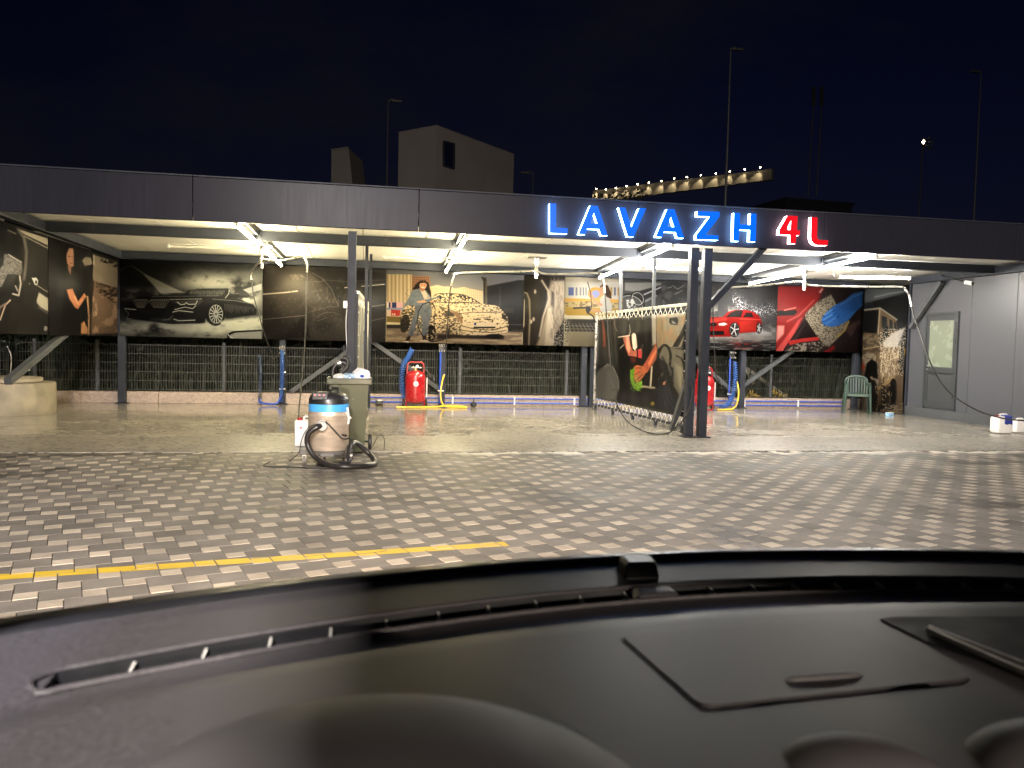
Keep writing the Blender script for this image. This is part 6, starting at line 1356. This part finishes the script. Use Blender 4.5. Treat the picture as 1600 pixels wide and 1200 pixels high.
# bonnet just visible past the seal
HOODM = mat('bonnet_paint', (0.05,0.05,0.05), 0.16, 0.35, 0.08, 2, coat=0.3, rvar=0.02)
bm_ = MB(); nx, ny = 40, 18
for j in range(ny+1):
    for i in range(nx+1):
        x = CXm-0.98+1.96*i/nx; s = j/ny; y = 0.93+1.15*s-0.33*(x-CXm)**2*(1-s*0.4); z = 0.962-0.19*1.15*s-0.10*max(0, s-0.75)**1.5
        bm_.v.append((x, y, z))
for j in range(ny):
    for i in range(nx): a = j*(nx+1)+i; bm_.f.append((a, a+1, a+nx+2, a+nx+1))
part('bonnet', bm_, HOODM, car, True, 80)
# roof, pillars, doors: they keep the lamps behind off the dashboard
LINER = mat('headliner', (0.25,0.24,0.22), 0.9, 0, 0.05, 20)
rf = MB(); NXr, NYr = 8, 8
for j in range(NYr+1):
    for i in range(NXr+1):
        x = CXm-0.60+1.20*i/NXr; y = 0.42-1.75*j/NYr; rf.v.append((x, y-0.10*((x-CXm)/0.6)**2, 1.60-0.07*((x-CXm)/0.6)**2-0.05*(j/NYr)**2))
for j in range(NYr):
    for i in range(NXr): a = j*(NXr+1)+i; rf.f.append((a, a+1, a+NXr+2, a+NXr+1))
o = part('roof', rf, LINER, car, True); sm = o.modifiers.new('thickness', 'SOLIDIFY'); sm.thickness = 0.03
for sx in (-1, 1):
    x0, x1 = CXm+sx*0.80, CXm+sx*0.60
    part('windscreen_pillar', MB().beam((x0, 0.70, 1.06), (x1, 0.30, 1.54), 0.06, 0.05, bev=0.012), LINER, car)
    part('door_pillar', MB().beam((x0, -0.62, 0.95), (x1, -0.55, 1.53), 0.12, 0.05, up=(0,1,0), bev=0.012), LINER, car)
    d_ = part('door', MB().box((x0+sx*0.03, 0.05, 0.68), (0.07, 1.30, 0.66), b=0.02), HOODM, car)
    part('door_trim', MB().box((x0-sx*0.015, 0.05, 0.70), (0.02, 1.2, 0.56), b=0.006), DASH2, d_)
part('boot_lid', MB().box((CXm,-1.75,0.72), (1.5,0.06,0.44), b=0.02), HOODM, car)
# headlamps, lit
for s in (-1, 1):
    x = CXm+s*0.66; y = 2.02
    hl = part('headlamp', MB().box((x, y, 0.60), (0.30, 0.14, 0.15), b=0.03), DASH2, car, True)
    part('lens', MB().box((x, y+0.075, 0.60), (0.20, 0.012, 0.10), b=0.004), glow('headlamp_glow', (1.0,0.86,0.66), 8.0), hl)
    ld_ = bpy.data.lights.new('headlamp_beam', 'SPOT'); ld_.energy = HEADLIGHT; ld_.color = (1.0,0.74,0.48); ld_.spot_size = R(100); ld_.spot_blend = 1.0; ld_.shadow_soft_size = 0.06
    lo = bpy.data.objects.new('headlamp_beam', ld_); COL.objects.link(lo); lo.location = (x, y+0.10, 0.60)
    lo.rotation_euler = (R(90-1), 0, R(-s*8))
# lamps out of view that fascia, paving and dashboard show, then two added fills
def street_lamp(x, y, h, ax, ay, label, energy, col, size, tilt):
    t = thing('street_lamp', label, 'street lamp', (x, y, 0))
    part('pole', MB().tube([(x,y,0),(x,y,h)], 0.07, 10), POLE, t, True); part('arm', MB().tube([(x,y,h-0.1),(ax,ay,h+0.08)], 0.04), POLE, t, True)
    part('head', MB().box((ax,ay,h+0.1),(size+0.12,0.3,0.10),b=0.03), STEEL, t)
    ld_ = bpy.data.lights.new('street_lamp_light', 'AREA'); ld_.shape = 'RECTANGLE'; ld_.size = size; ld_.size_y = 0.25; ld_.energy = energy; ld_.color = col
    lo = bpy.data.objects.new('street_lamp_light', ld_); COL.objects.link(lo); lo.parent = t; lo.location = Vector((ax,ay,h+0.03))-t.location; lo.rotation_euler = tilt
street_lamp(-0.8, -5.2, 6.4, 0.2, -4.95, 'cool street lamp standing behind the car', STREET, (0.62,0.66,1.0), 0.6, (R(40),0,0))
street_lamp(-2.8, -6.6, 6.0, -1.6, -6.2, 'warm street lamp standing behind the car on the left', FLOOD, (1.0,0.92,0.83), 1.2, (R(38),0,R(-8)))
street_lamp(1.8, -26.4, 6.6, 3.0, -26.0, 'added fill lamp on a pole far behind the car', FAR_FILL, (1.0,0.84,0.68), 1.0, (R(70),0,0))  # added fill for the shaded dashboard and the paving
street_lamp(-27, 24, 7.0, -26, 24.5, 'added fill lamp on a pole behind the wash canopy', BACK_FILL, (1.0,0.93,0.84), 0.6, (R(55),0,R(-50)))  # added to brighten the building beyond the canopy
